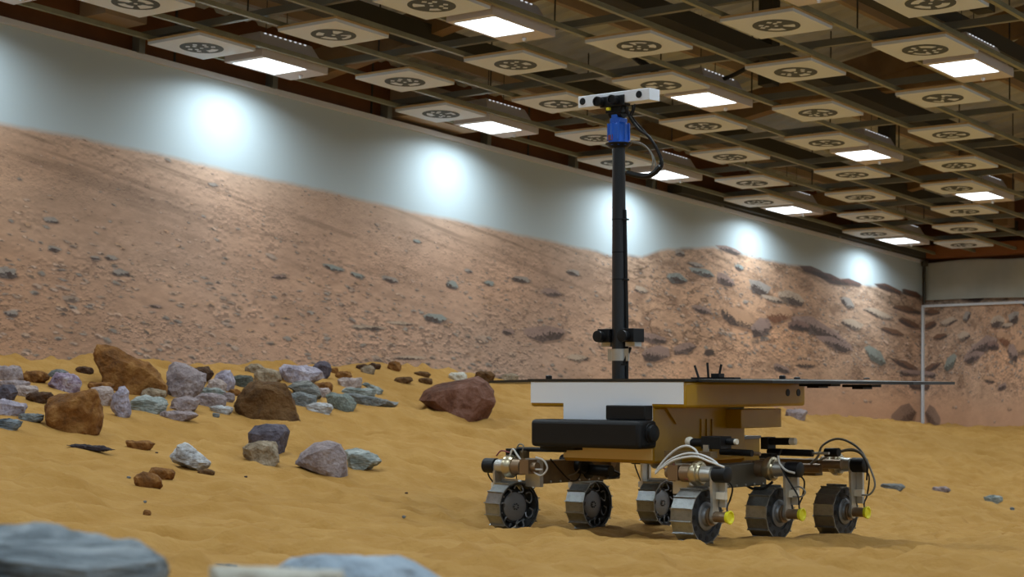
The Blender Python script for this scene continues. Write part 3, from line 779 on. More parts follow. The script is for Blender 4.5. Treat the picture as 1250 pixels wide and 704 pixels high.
# head cables
def cab(pts, r, name, m, V=None, U=None, parent=rover, sub=6):
    P = []
    for k, q in enumerate(pts):
        vv = q[2] if len(q) > 2 else None
        P.append(rv(q[0], q[1], V=vv if vv is not None else V, U=U if vv is None else None) if (V is not None or vv is not None) else rv(q[0], q[1], U=U))
    return part(MB().tube(P, r, sub=sub), name, m, parent)
cab([(763, 131), (770, 145), (780, 158), (791, 166), (801, 180), (808, 196), (806, 206), (797, 212), (784, 213), (770, 211), (764, 212)], .0075, 'head_cable', m_rblack, V=.1)
cab([(759, 128), (768, 138), (777, 150), (788, 162), (799, 178), (806, 195), (804, 206)], .0055, 'head_cable', m_rblack, V=.13)
cab([(772, 128), (772, 134), (769, 141), (772, 148)], .005, 'head_cable', m_rblack, V=.1)
cab([(775, 127), (774, 134), (771, 142)], .005, 'head_cable', m_rblack, V=.08)
cab([(806, 203), (800, 210), (790, 215), (778, 214), (766, 211)], .015, 'cable_sleeve', m_rblack, V=.09)
cab([(770, 172), (783, 175), (793, 184), (797, 196), (795, 207)], .004, 'grey_cable', m_cableg, V=.09)
cab([(770, 173), (786, 178), (796, 188), (800, 200), (799, 208)], .004, 'grey_cable', m_cableg, V=.12)

# wheels and legs ---------------------------------------------------------
NP, WR, WW = 14, .137, .062
def wheel_meshes():
    d = {}
    ang = math.pi / NP; ri = WR * math.cos(ang); hc = WR * math.sin(ang)
    mb = MB().box(-WW, WW, -hc * .97, hc * .97, ri - .006, ri - .001)
    mb.box(-WW, WW, hc * .88, hc * 1.03, ri - .004, ri + .010)
    for u in np.linspace(-WW * .85, WW * .85, 5): mb.box(u - .0025, u + .0025, hc * .62, hc * .72, ri - .001, ri + .001)
    d['plate'] = mb.mesh('tread_plate', m_tread, False)
    mb = MB()      # drum and side rings, axis x, outer side +x
    def annulus(x0, x1, r0, r1, n=28):
        b = len(mb.v)
        for x in (x0, x1):
            for r in (r0, r1):
                for k in range(n): a = 2 * math.pi * k / n; mb.v.append((x, r * math.cos(a), r * math.sin(a)))
        for k in range(n):
            l = (k + 1) % n; A0, A1, B0, B1 = b, b + n, b + 2 * n, b + 3 * n
            mb.f += [(A0 + k, A0 + l, A1 + l, A1 + k), (B0 + k, B1 + k, B1 + l, B0 + l), (A0 + k, B0 + k, B0 + l, A0 + l), (A1 + k, A1 + l, B1 + l, B1 + k)]
    annulus(WW - .008, WW - .003, .088, ri - .008)
    annulus(-WW + .004, -WW + .009, .120, ri - .008)
    annulus(-.02, WW - .008, .070, .088)
    d['rim'] = mb.mesh('wheel', m_wdark)
    d['outer_disc'] = MB().lathe((WW - .012, 0, 0), eU, [(0, .07), (.010, .07), (.014, .062), (.014, .05), (.022, .048), (.03, .044)], 26).mesh('outer_disc', m_wdisc)
    d['inner_disc'] = MB().lathe((.0, 0, 0), (-1, 0, 0), [(0, .078), (.024, .076), (.028, .068), (.028, .02), (.034, .018)], 26).mesh('inner_disc', m_wdisc)
    mb = MB()
    for k in range(7):
        a = k * 2 * math.pi / 7; mb.cyl((-.026, .0145 * math.cos(a), .0145 * math.sin(a)), (-.037, .0145 * math.cos(a), .0145 * math.sin(a)), .0045, n=6)
    d['bolt'] = mb.mesh('hub_bolts', m_wdark)
    mb = MB().cyl((WW - .010, 0, 0), (WW - .0018, 0, 0), .013, n=12)
    d['hole'] = mb.mesh('rim_hole', m_rblack)
    mb = MB()
    pts = [(-.03, .076, .0), (-.04, .085, .022), (-.035, .108, .016), (-.03, .122, -.006), (-.035, .112, -.026), (-.03, .09, -.03)]
    mb.tube(pts, .0045, n=6, sub=4)
    d['spring'] = mb.mesh('spring', m_wdisc)
    return d
WM = wheel_meshes()
WHEELS = [(-1.05, -.107, -.803, -1, -.20), (-1.05, .558, -.826, -1, 0), (-1.05, 1.224, -.852, -1, 0), (.14, -.107, -.797, 1, 0), (.14, .558, -.819, 1, 0), (.14, 1.224, -.845, 1, .0)]
for (U, V, Wc, s, st) in WHEELS:
    cw = Wc + WR
    wr_ = obj_from('wheel', WM['rim'], rover)
    wr_.location = Vector((U - OFF[0], V - OFF[1], cw - OFF[2])); wr_.rotation_euler = (0, 0, (0 if s > 0 else math.pi) + st)
    for k in range(NP):
        t = obj_from('tread_plate', WM['plate'], wr_); t.rotation_euler = (2 * math.pi * (k + .3) / NP, 0, 0)
    obj_from('outer_disc', WM['outer_disc'], wr_); obj_from('inner_disc', WM['inner_disc'], wr_); 
    hb = obj_from('hub_bolts', WM['bolt'], wr_); hb['kind'] = 'stuff'
    for k in range(12):
        t = obj_from('rim_hole', WM['hole'], wr_); a = 2 * math.pi * k / 12
        t.location = Vector((0, .108 * math.cos(a), .108 * math.sin(a)))
    for k in range(7):
        t = obj_from('spring', WM['spring'], wr_); t.rotation_euler = (2 * math.pi * k / 7, 0, 0)
    c = np.array([U, V, cw]); ez = .2
    X = lambda du, dv, dw: (c[0] + s * du, c[1] + dv, c[2] + dw)
    top = (-.454 - cw)
    # leg plate with rounded ends
    poly = [(.028 * math.cos(t), .028 * math.sin(t) + top) for t in np.linspace(0, math.pi, 8)]
    poly += [(-.028, top - .05), (-.022, .05)] + [(.036 * math.cos(t), .036 * math.sin(t)) for t in np.linspace(math.pi * .9, 2.1 * math.pi, 10)] + [(.022, .05), (.028, top - .05)]
    leg = part(MB().prism(poly, eV, eW, (s, 0, 0), X(.098, 0, 0), 0, .014), 'wheel_leg', m_alu)
    x0 = X(.088, .034, 0); x1 = X(.15, .05, 0)
    mb = MB(); mb.box(min(x0[0], x1[0]), max(x0[0], x1[0]), x0[1] - .006, x0[1] + .012, c[2] + .045, c[2] + top - .02)
    part(mb, 'leg_bracket', m_alu, leg, smooth=False)
    mb = MB(); mb.box(min(x0[0], x1[0]) - .002, max(x0[0], x1[0]) + .012, x0[1] - .03, x0[1] - .005, c[2] + .085, c[2] + .12)
    part(mb, 'clip_block', m_clear, leg, smooth=False)
    part(MB().lathe(X(-.02, 0, top), (s, 0, 0), [(0, .050), (.02, .062), (.045, .062), (.05, .050), (.06, .048)], 26), 'flange_ring', m_ring, leg)
    part(MB().lathe(X(-.10, 0, top), (s, 0, 0), [(0, .030), (.02, .032), (.022, .044), (.08, .044)], 22), 'gear_drum', m_bronze, leg)
    part(MB().lathe(X(.04, 0, top), (s, 0, 0), [(0, .040), (.058, .036)], 22), 'joint_drum', m_alu, leg)
    part(MB().lathe(X(.110, 0, top), (s, 0, 0), [(0, .040), (.075, .040), (.080, .032)], 22), 'joint_cap', m_rblack, leg)
    part(MB().lathe(X(.08, 0, 0), (s, 0, 0), [(0, .046), (.012, .048), (.014, .026), (.105 if s > 0 else .06, .026)], 20), 'drive_motor', m_bronze, leg)
    if s > 0: part(MB().lathe(X(.180, 0, 0), (s, 0, 0), [(0, .029), (.018, .034), (.020, .028), (.012, .02)], 20), 'motor_cap', m_ycap, leg, label='yellow plastic cap on the drive motor')
    part(MB().tube([X(.17, .0, top - .02), X(.19, .03, top - .06), X(.16, .06, .09), X(.15, .045, .05), X(.16, .03, .02)], .0045, sub=5), 'leg_wire', m_rblack, leg)
    wpos = to_world(c)
    WHEEL_XY.append((wpos[0], wpos[1], wpos[2] - WR + .014, WR))
# bogies ---------------------------------------------------------------------
for s, U0 in ((-1, -.935), (1, .025)):
    bg = part(MB().box(U0 - .045, U0 + .045, -.05, .64, -.545, -.424), 'bogie_beam', m_tan if s < 0 else m_beamgrey, bevel=.006)
    part(MB().box(U0 - .05, U0 + .05, -.075, -.045, -.56, -.41), 'end_plate', m_alu, bg, smooth=False)
    part(MB().lathe((U0, .35, -.485), (-s, 0, 0), [(0, .05), (.05, .05), (.055, .03), (.2, .03)], 20), 'pivot', m_rblack, bg)
    for v in (-.107, .558):
        part(MB().lathe((U0, v, -.454), (s, 0, 0), [(-.06, .026), (.06, .026)], 14).box(U0 - .03, U0 + .03, v - .04, v + .04, -.49, -.415), 'joint_block', m_bronze, bg)
    for v in np.linspace(0.02, .6, 8): part(MB().cyl((U0 + .045, v, -.535), (U0 + .051, v, -.535), .006, n=6), 'rivet', m_alu, bg)
rb = part(MB().box(-.95, .04, 1.18, 1.26, -.52, -.43), 'rear_bogie_beam', m_tan, bevel=.006)
part(MB().cyl((-.46, .84, -.47), (-.46, 1.2, -.47), .045, n=18), 'rear_pivot', m_bronze, rb)
for u in (-.93, .02): part(MB().lathe((u, 1.224, -.454), eU, [(-.05, .03), (.05, .03)], 14), 'joint_block', m_bronze, rb)
for x, y, V in ((980, 571, 1.1), (948, 570, 1.0), (1005, 566, 1.12)):
    p = rv(x, y, V=V); part(MB().cyl(p, p + np.array([.1, .02, 0]), .026, n=14), 'motor', m_bronze, rb)
# black linear actuators and motors in front of the side bogie
def act(x0, y0, x1, y1, r, V0, name='actuator_rod', m=None, V1=None):
    p = rv(x0, y0, V=V0); q = rv(x1, y1, V=V0 if V1 is None else V1)
    return part(MB().cyl(p, q, r, n=14), name, m or m_rblack)
act(880, 551, 918, 553, .017, .25); act(918, 553, 928, 554, .010, .3, m=m_bronze)
act(938, 551, 992, 553, .019, .8); act(992, 553, 1012, 553, .007, .8, m=m_alu)
a_ = act(1008, 552, 1024, 552, .024, .95, 'motor_block'); 
a_ = act(845, 540, 861, 540, .022, .1, 'motor'); part(MB().lathe(rv(845, 539, V=.1), (-1, 0, 0), [(-.005, .018), (.012, .026), (.03, .022), (.04, .01)], 16), 'motor_bulb', m_clear, a_)
a_ = act(886, 539, 897, 539, .018, .12, 'motor'); part(MB().lathe(rv(897, 539, V=.12), eU, [(0, .014), (.015, .014)], 14), 'motor_tip', m_clear, a_)
p = rv(861, 532, V=.1); q = rv(885, 548, V=.1); part(MB().box(p[0], q[0], .06, .16, q[2], p[2]), 'actuator_box', m_rblack, bevel=.003)
part(MB().box(p[0] + .02, p[0] + .05, .05, .06, q[2] - .03, q[2] + .02), 'connector', m_alu)
a_ = act(940, 538.5, 965, 538.5, .020, .75, 'motor'); part(MB().lathe(rv(965, 538.5, V=.75), eU, [(0, .019), (.03, .019), (.034, .012)], 16), 'motor_tip', m_clear, a_)
p = rv(932, 533, V=.75); q = rv(941, 548, V=.75); part(MB().box(p[0], q[0], .72, .80, q[2], p[2]), 'motor_block', m_rblack, bevel=.003)
p = rv(929, 553, V=.7); q = rv(944, 559, V=.7); part(MB().box(p[0], q[0], .68, .74, q[2], p[2]), 'motor_block', m_rblack)
p = rv(620, 547, V=-.08); q = rv(633, 556, V=-.08); part(MB().box(p[0], q[0], -.1, -.03, q[2], p[2]), 'motor_block', m_rblack, bevel=.003)
act(633, 548, 690, 549, .013, -.03); p = rv(633, 552, V=-.05); part(MB().box(p[0], p[0] + .05, -.07, -.02, p[2] - .03, p[2] + .01), 'actuator_bracket', m_tan)
act(626, 572, 640, 572, .02, -.12, 'motor', m_rblack)
p = rv(712, 568, U=-.86); part(MB().lathe(p, (1, 0, 0), [(-.05, .045), (.0, .045), (.01, .035)], 18), 'bogie_motor', m_rblack)
p = rv(812, 553, V=-.05); part(MB().box(p[0] - .02, p[0] + .26, -.03, .03, p[2] - .02, p[2] + .012), 'bogie_arm', m_tan)
p = rv(820, 572, V=-.05); part(MB().box(p[0], p[0] + .04, -.08, -.02, p[2] - .06, p[2] + .06), 'bogie_arm', m_tan)
act(826, 577, 856, 577, .026, -.107, 'motor', m_alu)
# loose cables
cab([(800, 576), (812, 560), (826, 548), (838, 544), (848, 548), (853, 556)], .0055, 'white_cable', m_cablew, V=-.12)
cab([(800, 578), (815, 563), (835, 554), (852, 554), (868, 560), (878, 568)], .0055, 'white_cable', m_cablew, V=-.13)
cab([(806, 572), (824, 561), (848, 557), (866, 563), (884, 570)], .0055, 'white_cable', m_cablew, V=-.15)
cab([(822, 566), (830, 580), (842, 585), (850, 580)], .004, 'red_wire', m_red, V=-.14)
cab([(808, 570), (818, 576), (830, 586)], .004, 'red_wire', m_red, V=-.12)
cab([(990, 566), (999, 556), (1003, 545), (1015, 537), (1028, 536), (1043, 543), (1053, 553), (1058, 564)], .0065, 'grey_cable', m_cableg, V=1.1)
cab([(1000, 562), (1018, 553), (1040, 548), (1054, 556), (1064, 576), (1068, 592), (1062, 603), (1052, 604)], .0055, 'grey_cable', m_cableg, V=1.05)
cab([(1016, 556), (1032, 550), (1048, 552), (1058, 566), (1058, 586)], .005, 'black_cable', m_rblack, V=1.08)
cab([(950, 556), (952, 566), (960, 574), (970, 577)], .0055, 'white_cable', m_cablew, V=.45)
cab([(966, 596), (976, 594), (983, 600), (978, 606), (968, 606)], .0045, 'grey_cable', m_cableg, V=.5)
cab([(954, 548), (950, 560), (956, 575), (965, 590), (974, 605), (975, 616)], .0045, 'black_cable', m_rblack, V=.47)
cab([(908, 590), (918, 596), (932, 596), (943, 588)], .007, 'black_cable', m_rblack, V=.5)
cab([(622, 558), (626, 548), (632, 556), (640, 566), (650, 572), (662, 573)], .005, 'white_cable', m_cablew, V=-.12)
cab([(620, 556), (634, 563), (648, 573), (660, 580), (668, 572), (664, 562), (654, 558)], .005, 'white_cable', m_cablew, V=-.11)
cab([(606, 556), (612, 550), (622, 552)], .004, 'red_wire', m_red, V=-.12)
cab([(630, 548), (634, 542), (639, 544), (637, 552)], .004, 'grey_cable', m_cableg, V=-.1)
cab([(672, 560), (682, 572), (696, 586), (706, 584), (712, 566)], .004, 'black_cable', m_rblack, U=-.87)
cab([(694, 580), (704, 576), (711, 564)], .004, 'grey_cable', m_cableg, U=-.86)
cab([(730, 575), (742, 582), (752, 582), (756, 578), (748, 574)], .006, 'black_cable', m_rblack, U=-.88)
cab([(630, 577), (631, 588)], .003, 'black_cable', m_rblack, V=-.12, sub=1)

# ------------------------------------------------------------------ stones
def rockmat(name, c1, c2, c3=None, scale=7, stretch=(1, 1, 1), bump=.6):
    m = bpy.data.materials.new(name); m.use_nodes = True; nt = m.node_tree; b = nt.nodes['Principled BSDF']
    b.inputs['Roughness'].default_value = .85; b.inputs['Specular IOR Level'].default_value = .25
    tc = nt.nodes.new('ShaderNodeTexCoord'); mp = nt.nodes.new('ShaderNodeMapping'); mp.inputs['Scale'].default_value = stretch
    nt.links.new(tc.outputs['Object'], mp.inputs['Vector'])
    n = nt.nodes.new('ShaderNodeTexNoise'); n.inputs['Scale'].default_value = scale; n.inputs['Detail'].default_value = 8; n.inputs['Roughness'].default_value = .68; n.inputs['Distortion'].default_value = .8
    nt.links.new(mp.outputs[0], n.inputs['Vector'])
    cr = nt.nodes.new('ShaderNodeValToRGB'); e = cr.color_ramp.elements
    e[0].position = .34; e[0].color = (*srgb(*c1), 1); e[1].position = .66; e[1].color = (*srgb(*(c3 or c1)), 1)
    k = e.new(.5); k.color = (*srgb(*c2), 1)
    nt.links.new(n.outputs['Fac'], cr.inputs['Fac']); nt.links.new(cr.outputs[0], b.inputs['Base Color'])
    n2 = nt.nodes.new('ShaderNodeTexNoise'); n2.inputs['Scale'].default_value = scale * 5; n2.inputs['Detail'].default_value = 6
    nt.links.new(mp.outputs[0], n2.inputs['Vector'])
    bp = nt.nodes.new('ShaderNodeBump'); bp.inputs['Strength'].default_value = .9; bp.inputs['Distance'].default_value = .03
    nt.links.new(n2.outputs['Fac'], bp.inputs['Height']); nt.links.new(bp.outputs[0], b.inputs['Normal'])
    return m
RM = {
    'rust': rockmat('rock_rust', (80, 50, 24), (122, 80, 36), (150, 108, 58), 5),
    'brown': rockmat('rock_brown', (62, 42, 24), (94, 66, 36), (112, 82, 48), 6),
    'darkbrown': rockmat('rock_dark_brown', (54, 38, 28), (78, 54, 36), (92, 66, 46)),
    'red': rockmat('rock_red', (72, 46, 36), (104, 68, 52), (134, 100, 88), 4),
    'mauve': rockmat('rock_mauve', (110, 98, 100), (146, 132, 132), (170, 158, 158), 8),
    'lav': rockmat('rock_lavender', (122, 114, 124), (160, 152, 164), (190, 184, 194), 8),
    'purple': rockmat('rock_purple', (92, 74, 92), (150, 132, 150), (200, 192, 204), 12),
    'darkpurple': rockmat('rock_dark_purple', (66, 62, 70), (88, 82, 92), (108, 102, 110)),
    'pink': rockmat('rock_pink', (136, 118, 112), (170, 154, 148), (192, 178, 172), 8),
    'tan': rockmat('rock_tan', (108, 94, 78), (146, 130, 108), (172, 158, 138), 8),
    'white': rockmat('rock_white', (112, 104, 98), (180, 180, 182), (206, 208, 210), 6, (1, 1, 2.2)),
    'teal': rockmat('rock_teal', (90, 98, 94), (144, 150, 146), (188, 192, 190), 6, (1, 1, 3)),
    'slate': rockmat('rock_slate', (84, 86, 86), (116, 119, 119), (146, 148, 148), 8, (1, 1, 2)),
    'green': rockmat('rock_green_grey', (92, 98, 92), (118, 126, 120), (142, 148, 142), 14),
    'darkslate': rockmat('rock_dark_slate', (62, 66, 60), (86, 88, 80), (112, 112, 104), 9, (1, 1, 2)),
    'striped': rockmat('rock_striped', (58, 60, 60), (112, 112, 108), (150, 148, 142), 6, (1, 1, 5)),
    'black': rockmat('rock_black', (40, 32, 36), (54, 46, 50), (70, 62, 64)),
    'blue': rockmat('rock_blue', (46, 52, 58), (116, 125, 132), (164, 171, 176), 6, (.7, 1, 4)),
    'paleblue': rockmat('rock_pale_blue', (138, 152, 166), (156, 170, 184), (176, 188, 198), 5),
    'cream': rockmat('rock_cream', (176, 170, 156), (194, 190, 178), (208, 204, 196), 6),
}
FWD = np.array([c_w[0], c_w[1], 0]); FWD /= np.linalg.norm(FWD); RGT = np.array([FWD[1], -FWD[0], 0])
def rock_mesh(name, W_, D_, H_, m, seed, outline=None, rough=.07, sink=.22):
    rs = random.Random(seed)
    if outline is None:
        n = 11; ph = rs.random() * 6.28; outline = []
        sk = rs.uniform(-.25, .25)
        for k in range(n):
            t = 2 * math.pi * k / n + rs.uniform(-.2, .2); c, s = math.cos(t), math.sin(t)
            e = .72; x = math.copysign(abs(c) ** e, c); z = math.copysign(abs(s) ** e, s)
            q = 1 - rs.random() * .22
            outline.append((.5 * x * q, .5 + .5 * z * q))
        x0 = min(p[0] for p in outline); x1 = max(p[0] for p in outline); z1 = max(p[1] for p in outline); z0 = min(p[1] for p in outline)
        outline = [(((x - x0) / (x1 - x0)) - .5 + sk * ((z - z0) / (z1 - z0) - .5) * .3, (z - z0) / (z1 - z0)) for x, z in outline]
    bm = bmesh.new()
    cx = sum(p[0] for p in outline) / len(outline); cz = sum(p[1] for p in outline) / len(outline)
    for y, sc in ((-.5, .55), (-.28, .9), (-.02, 1.0), (.25, .88), (.5, .5)):
        dx, dz = rs.uniform(-.05, .05), rs.uniform(-.05, .02)
        for (x, z) in outline:
            j = 0 if abs(y) < .05 else .07
            xx = cx + (x - cx) * sc + dx * (1 - sc) * 2 + rs.uniform(-j, j); zz = .42 + (z - .42) * (sc if z > .42 else 1) + rs.uniform(-j, j) * .6
            if zz < .06: zz = -sink
            bm.verts.new((xx * W_, (y + rs.uniform(-.04, .04)) * D_, min(zz, 1.0) * H_))
    r = bmesh.ops.convex_hull(bm, input=bm.verts)
    bmesh.ops.delete(bm, geom=list({g for g in r['geom_interior'] + r['geom_unused'] if isinstance(g, bmesh.types.BMVert)}), context='VERTS')
    bmesh.ops.dissolve_limit(bm, angle_limit=R(9), verts=bm.verts, edges=bm.edges)
    bmesh.ops.triangulate(bm, faces=bm.faces)
    S = (W_ * D_ * H_) ** (1 / 3)
    for it in range(4):
        L = S * (.5, .3, .16, .085)[it]
        es = [e for e in bm.edges if e.calc_length() > L]
        if es: bmesh.ops.subdivide_edges(bm, edges=es, cuts=1); bmesh.ops.triangulate(bm, faces=[f for f in bm.faces if len(f.verts) > 3])
    bm.normal_update()
    o = Vector((rs.random() * 50, rs.random() * 50, rs.random() * 50))
    for v in bm.verts:
        p = v.co / S
        d = mnoise.noise(p * 1.8 + o) * 1.0 + mnoise.noise(p * 4.2 + o) * .6 + mnoise.noise(p * 9 + o) * .4
        v.co += v.normal * d * S * rough
    bmesh.ops.recalc_face_normals(bm, faces=bm.faces)
    me = bpy.data.meshes.new(name); bm.to_mesh(me); bm.free()
    me.materials.append(m)
    me.polygons.foreach_set('use_smooth', [True] * len(me.polygons)); me.set_sharp_from_angle(angle=R(24))
    return me
def rock(label, x0, y0, x1, y1, m, seed, outline=None, depth=.75, rough=.075, Y=None, name='stone', base=None, top=None, group='stones lying on the sand'):
    xc = (x0 + x1) / 2
    if Y is None: P = hit(xc, y1 if base is None else base)
    else: P = at_Y(xc, y1, Y); P[2] = sand0(P @ DA, P @ DB)
    dw = (P - CAM) @ c_w
    W_ = (x1 - x0) / F * dw; H_ = (y1 - y0) / F * dw
    D_ = min(W_ * depth, .8) if name == 'boulder' else max(min(W_ * depth, H_ * 1.4), H_ * .6)
    if outline is not None:
        outline = [((x - xc) / (x1 - x0), (y1 - y) / (y1 - y0)) for x, y in outline]
    me = rock_mesh(name, W_, D_, H_, RM[m], seed, outline, rough)
    o = obj_from(name, me)
    C = P + FWD * D_ * .42
    o.location = Vector((C[0], C[1], P[2] - .004)); o.rotation_euler = (0, 0, math.atan2(RGT[1], RGT[0]))
    tag(o, label, 'rock' if W_ > .3 else 'stone', group)
    PIN.append((C[0], C[1], P[2]))
    return o
rock('large rust-brown slanted boulder rising above the stone pile at left', 105, 418, 202, 478, 'rust', 1, [(105, 424), (112, 418), (126, 420), (150, 431), (176, 441), (192, 452), (201, 468), (198, 477), (165, 478), (140, 474), (122, 455), (107, 438)], name='boulder', depth=.55)
rock('rounded rust-orange boulder at the front of the left stone pile', 47, 475, 118, 524, 'rust', 2, [(47, 494), (52, 484), (75, 477), (108, 475), (115, 487), (118, 505), (113, 521), (100, 523), (62, 523), (52, 517)], name='boulder', depth=.8)
rock('dark brown wedge-shaped boulder in the middle of the stone pile', 280, 460, 369, 512, 'brown', 3, [(280, 494), (287, 482), (300, 466), (312, 460), (342, 463), (349, 474), (364, 503), (369, 511), (340, 512), (300, 510), (282, 505)], name='boulder', depth=.7)
rock('large faceted dark red boulder left of the rover', 508, 456, 603, 508, 'red', 4, [(508, 488), (514, 476), (538, 466), (560, 461), (582, 456), (592, 461), (601, 473), (603, 486), (599, 500), (588, 508), (560, 507), (545, 504), (528, 497)], name='boulder', depth=.7, rough=.03)
rock('grey rounded rock at the left picture edge behind the pile', -14, 444, 26, 464, 'mauve', 5)
rock('small rust stone beside the grey rock at left edge', 23, 451, 57, 466, 'rust', 6)
rock('round purple and white speckled stone behind the orange boulder', 57, 453, 97, 477, 'purple', 7)
rock('flat grey slate poking out behind the purple stone', 57, 449, 81, 462, 'slate', 8)
rock('flat grey slab at left edge', -12, 462, 35, 474, 'mauve', 9)
rock('mauve-brown angular stone cut by the left edge', -10, 468, 18, 487, 'darkpurple', 10)
rock('pinkish white stone right of the mauve-brown one at left edge', 12, 469, 45, 483, 'pink', 11)
rock('pale lavender stone low at the left edge', -12, 486, 28, 506, 'lav', 12)
rock('flat blue-grey stone lowest at the left edge', -10, 510, 26, 522, 'blue', 13)
rock('dark slate sliver left of the orange boulder', 21, 503, 52, 514, 'slate', 14)
rock('thin rust-brown shard leaning behind the orange boulder', 29, 477, 64, 491, 'darkbrown', 15)
rock('small dark rust stone left of the slanted boulder', 90, 446, 113, 456, 'darkbrown', 16)
rock('low rust stone under the slanted boulder', 104, 464, 137, 478, 'rust', 17)
rock('pale pinkish-tan stone between orange boulder and lavender stone', 106, 469, 138, 493, 'pink', 18)
rock('upright pale lavender stone in front of the slanted boulder', 131, 470, 158, 508, 'lav', 19, [(132, 495), (136, 482), (141, 472), (148, 470), (154, 476), (157, 494), (158, 504), (150, 508), (138, 502)])
rock('small tan stone at the foot of the slanted boulder', 171, 469, 201, 485, 'tan', 20, depth=.45, base=488)
rock('greenish white banded stone right of the lavender stone', 156, 481, 204, 503, 'teal', 21)
rock('tall notched mauve rock right of the slanted boulder', 200, 440, 252, 487, 'mauve', 22, [(200, 482), (202, 462), (201, 444), (208, 440), (218, 447), (246, 454), (251, 464), (246, 474), (238, 480), (222, 486), (208, 487)])
rock('dark brown stone behind the tall mauve rock', 231, 446, 258, 466, 'darkbrown', 23)
rock('small rounded pinkish stone in front of the tall mauve rock', 206, 483, 240, 501, 'mauve', 24)
rock('long flat purplish stone lying frontmost in the pile', 192, 500, 241, 512, 'mauve', 25)
rock('pale lavender rounded stone in the middle of the pile', 259, 450, 286, 476, 'lav', 26)
rock('pinkish-grey stone before the rounded lavender stone', 250, 461, 276, 479, 'pink', 27)
rock('small white-teal slab in the middle of the pile', 238, 472, 275, 483, 'teal', 28)
rock('mauve flat-topped stone below the white-teal slab', 235, 478, 276, 496, 'mauve', 29, depth=.4)
rock('flat whitish stone left of the dark wedge boulder', 255, 491, 284, 501, 'white', 30, base=504, depth=.4)
rock('tiny grey pebble below the flat whitish stone', 259, 503, 268, 509, 'slate', 31)
rock('dark green-grey stone behind the dark wedge boulder', 282, 456, 308, 472, 'darkslate', 32)
rock('tan-grey stone at the back of the pile', 298, 447, 323, 459, 'tan', 33, base=455, depth=.5)
rock('pale tan angular stone above the dark wedge boulder', 308, 448, 341, 466, 'tan', 34)
rock('tiny rust stone left of the dark wedge boulder', 278, 471, 293, 479, 'rust', 35, base=482, depth=.5)
rock('small mauve stone touching the left of the wedge boulder', 271, 476, 286, 488, 'mauve', 36, base=490, depth=.5)
rock('large pale lavender slab right of the wedge boulder', 337, 443, 395, 468, 'lav', 37, [(337, 448), (344, 444), (372, 445), (392, 452), (394, 459), (380, 465), (364, 468), (350, 466), (339, 459)])
rock('dark purple block at the back right of the pile', 379, 440, 404, 461, 'darkpurple', 38)
rock('tiny rust pebble right of the dark purple block', 403, 448, 413, 455, 'rust', 39)
rock('small rust-orange stone behind the pinkish block', 408, 452, 430, 462, 'rust', 40)
rock('pinkish white brick-shaped block', 412, 460, 441, 473, 'pink', 41, [(412, 463), (416, 460), (440, 460), (441, 471), (436, 473), (413, 472)])
rock('thin teal slate right of the pinkish block', 440, 465, 468, 478, 'teal', 42, [(440, 468), (444, 465), (455, 469), (467, 475), (466, 478), (455, 475)])
rock('dark striped grey stone right of the wedge boulder', 348, 463, 391, 485, 'striped', 43, [(348, 471), (362, 465), (375, 463), (384, 470), (390, 481), (382, 485), (362, 480)])
rock('rust-orange stone behind the green-grey slab', 382, 465, 405, 478, 'rust', 44)
rock('small pale pink stone between striped and green-grey stones', 385, 472, 403, 484, 'pink', 45)
rock('pale grey slab under the striped stone', 345, 477, 386, 495, 'slate', 46, depth=.35)
rock('white and ochre flat stone right of the wedge boulder', 372, 487, 406, 500, 'white', 47, depth=.35, base=503)
rock('green-grey angular slab at the right of the pile', 396, 477, 437, 500, 'green', 48, [(396, 483), (402, 478), (422, 479), (436, 491), (428, 499), (412, 497), (402, 495)])
rock('long white-teal flat stone above the long grey shard', 416, 472, 459, 484, 'teal', 49)
rock('long tapering grey shard at the right end of the pile', 422, 480, 487, 494, 'slate', 50, [(422, 481), (436, 480), (470, 486), (486, 489), (484, 493), (460, 491), (440, 494), (428, 491)])
rock('dark brown pebble at the left of the brown pebbles on the crest', 434, 443, 449, 451, 'darkbrown', 51)
rock('tan pebble before the dark brown pebbles on the crest', 440, 445, 457, 456, 'tan', 52)
rock('dark brown pebble second from left on the sand crest', 449, 442, 465, 450, 'darkbrown', 53)
rock('rust pebble alone on the crest left of the red boulder', 472, 440, 490, 452, 'rust', 54)
rock('flat brown stone on the slope left of the red boulder', 481, 459, 504, 467, 'brown', 55)
rock('flat brown flake highest on the slope left of red boulder', 505, 452, 526, 459, 'brown', 56)
rock('thin brown flake just behind the left of red boulder', 510, 460, 528, 468, 'brown', 57)
rock('pale grey stone behind the red boulder', 548, 453, 570, 465, 'cream', 58)
rock('brown stone behind the right end of the red boulder', 579, 451, 604, 467, 'brown', 59)
rock('tan block under the left solar wing tip', 612, 455, 633, 467, 'tan', 60)
rock('long black splinter lying flat on the open sand', 79, 541, 141, 550, 'black', 61, [(79, 543), (90, 541), (125, 543), (141, 547), (132, 549), (92, 548)], depth=.25)
rock('flat rust stone right of the black splinter', 152, 536, 188, 548, 'rust', 62)
rock('white angular stone with dark base on open sand', 205, 540, 255, 572, 'white', 63, [(205, 556), (214, 543), (222, 540), (236, 547), (254, 563), (248, 570), (225, 566), (210, 563)])
rock('front of the two rust stones lying together on open sand', 161, 575, 197, 596, 'rust', 64)
rock('rear of the two rust stones lying together on open sand', 178, 569, 211, 584, 'rust', 65)
rock('small rust pebble alone near the front', 174, 621, 184, 629, 'rust', 66)
rock('thin brown sliver right of the white stone', 240, 571, 262, 579, 'brown', 67)
rock('dark purple block with pale flat top behind the tan stone', 300, 516, 351, 548, 'darkpurple', 68, [(300, 528), (308, 519), (322, 516), (345, 517), (351, 524), (346, 536), (342, 547), (320, 545), (301, 540)], rough=.025)
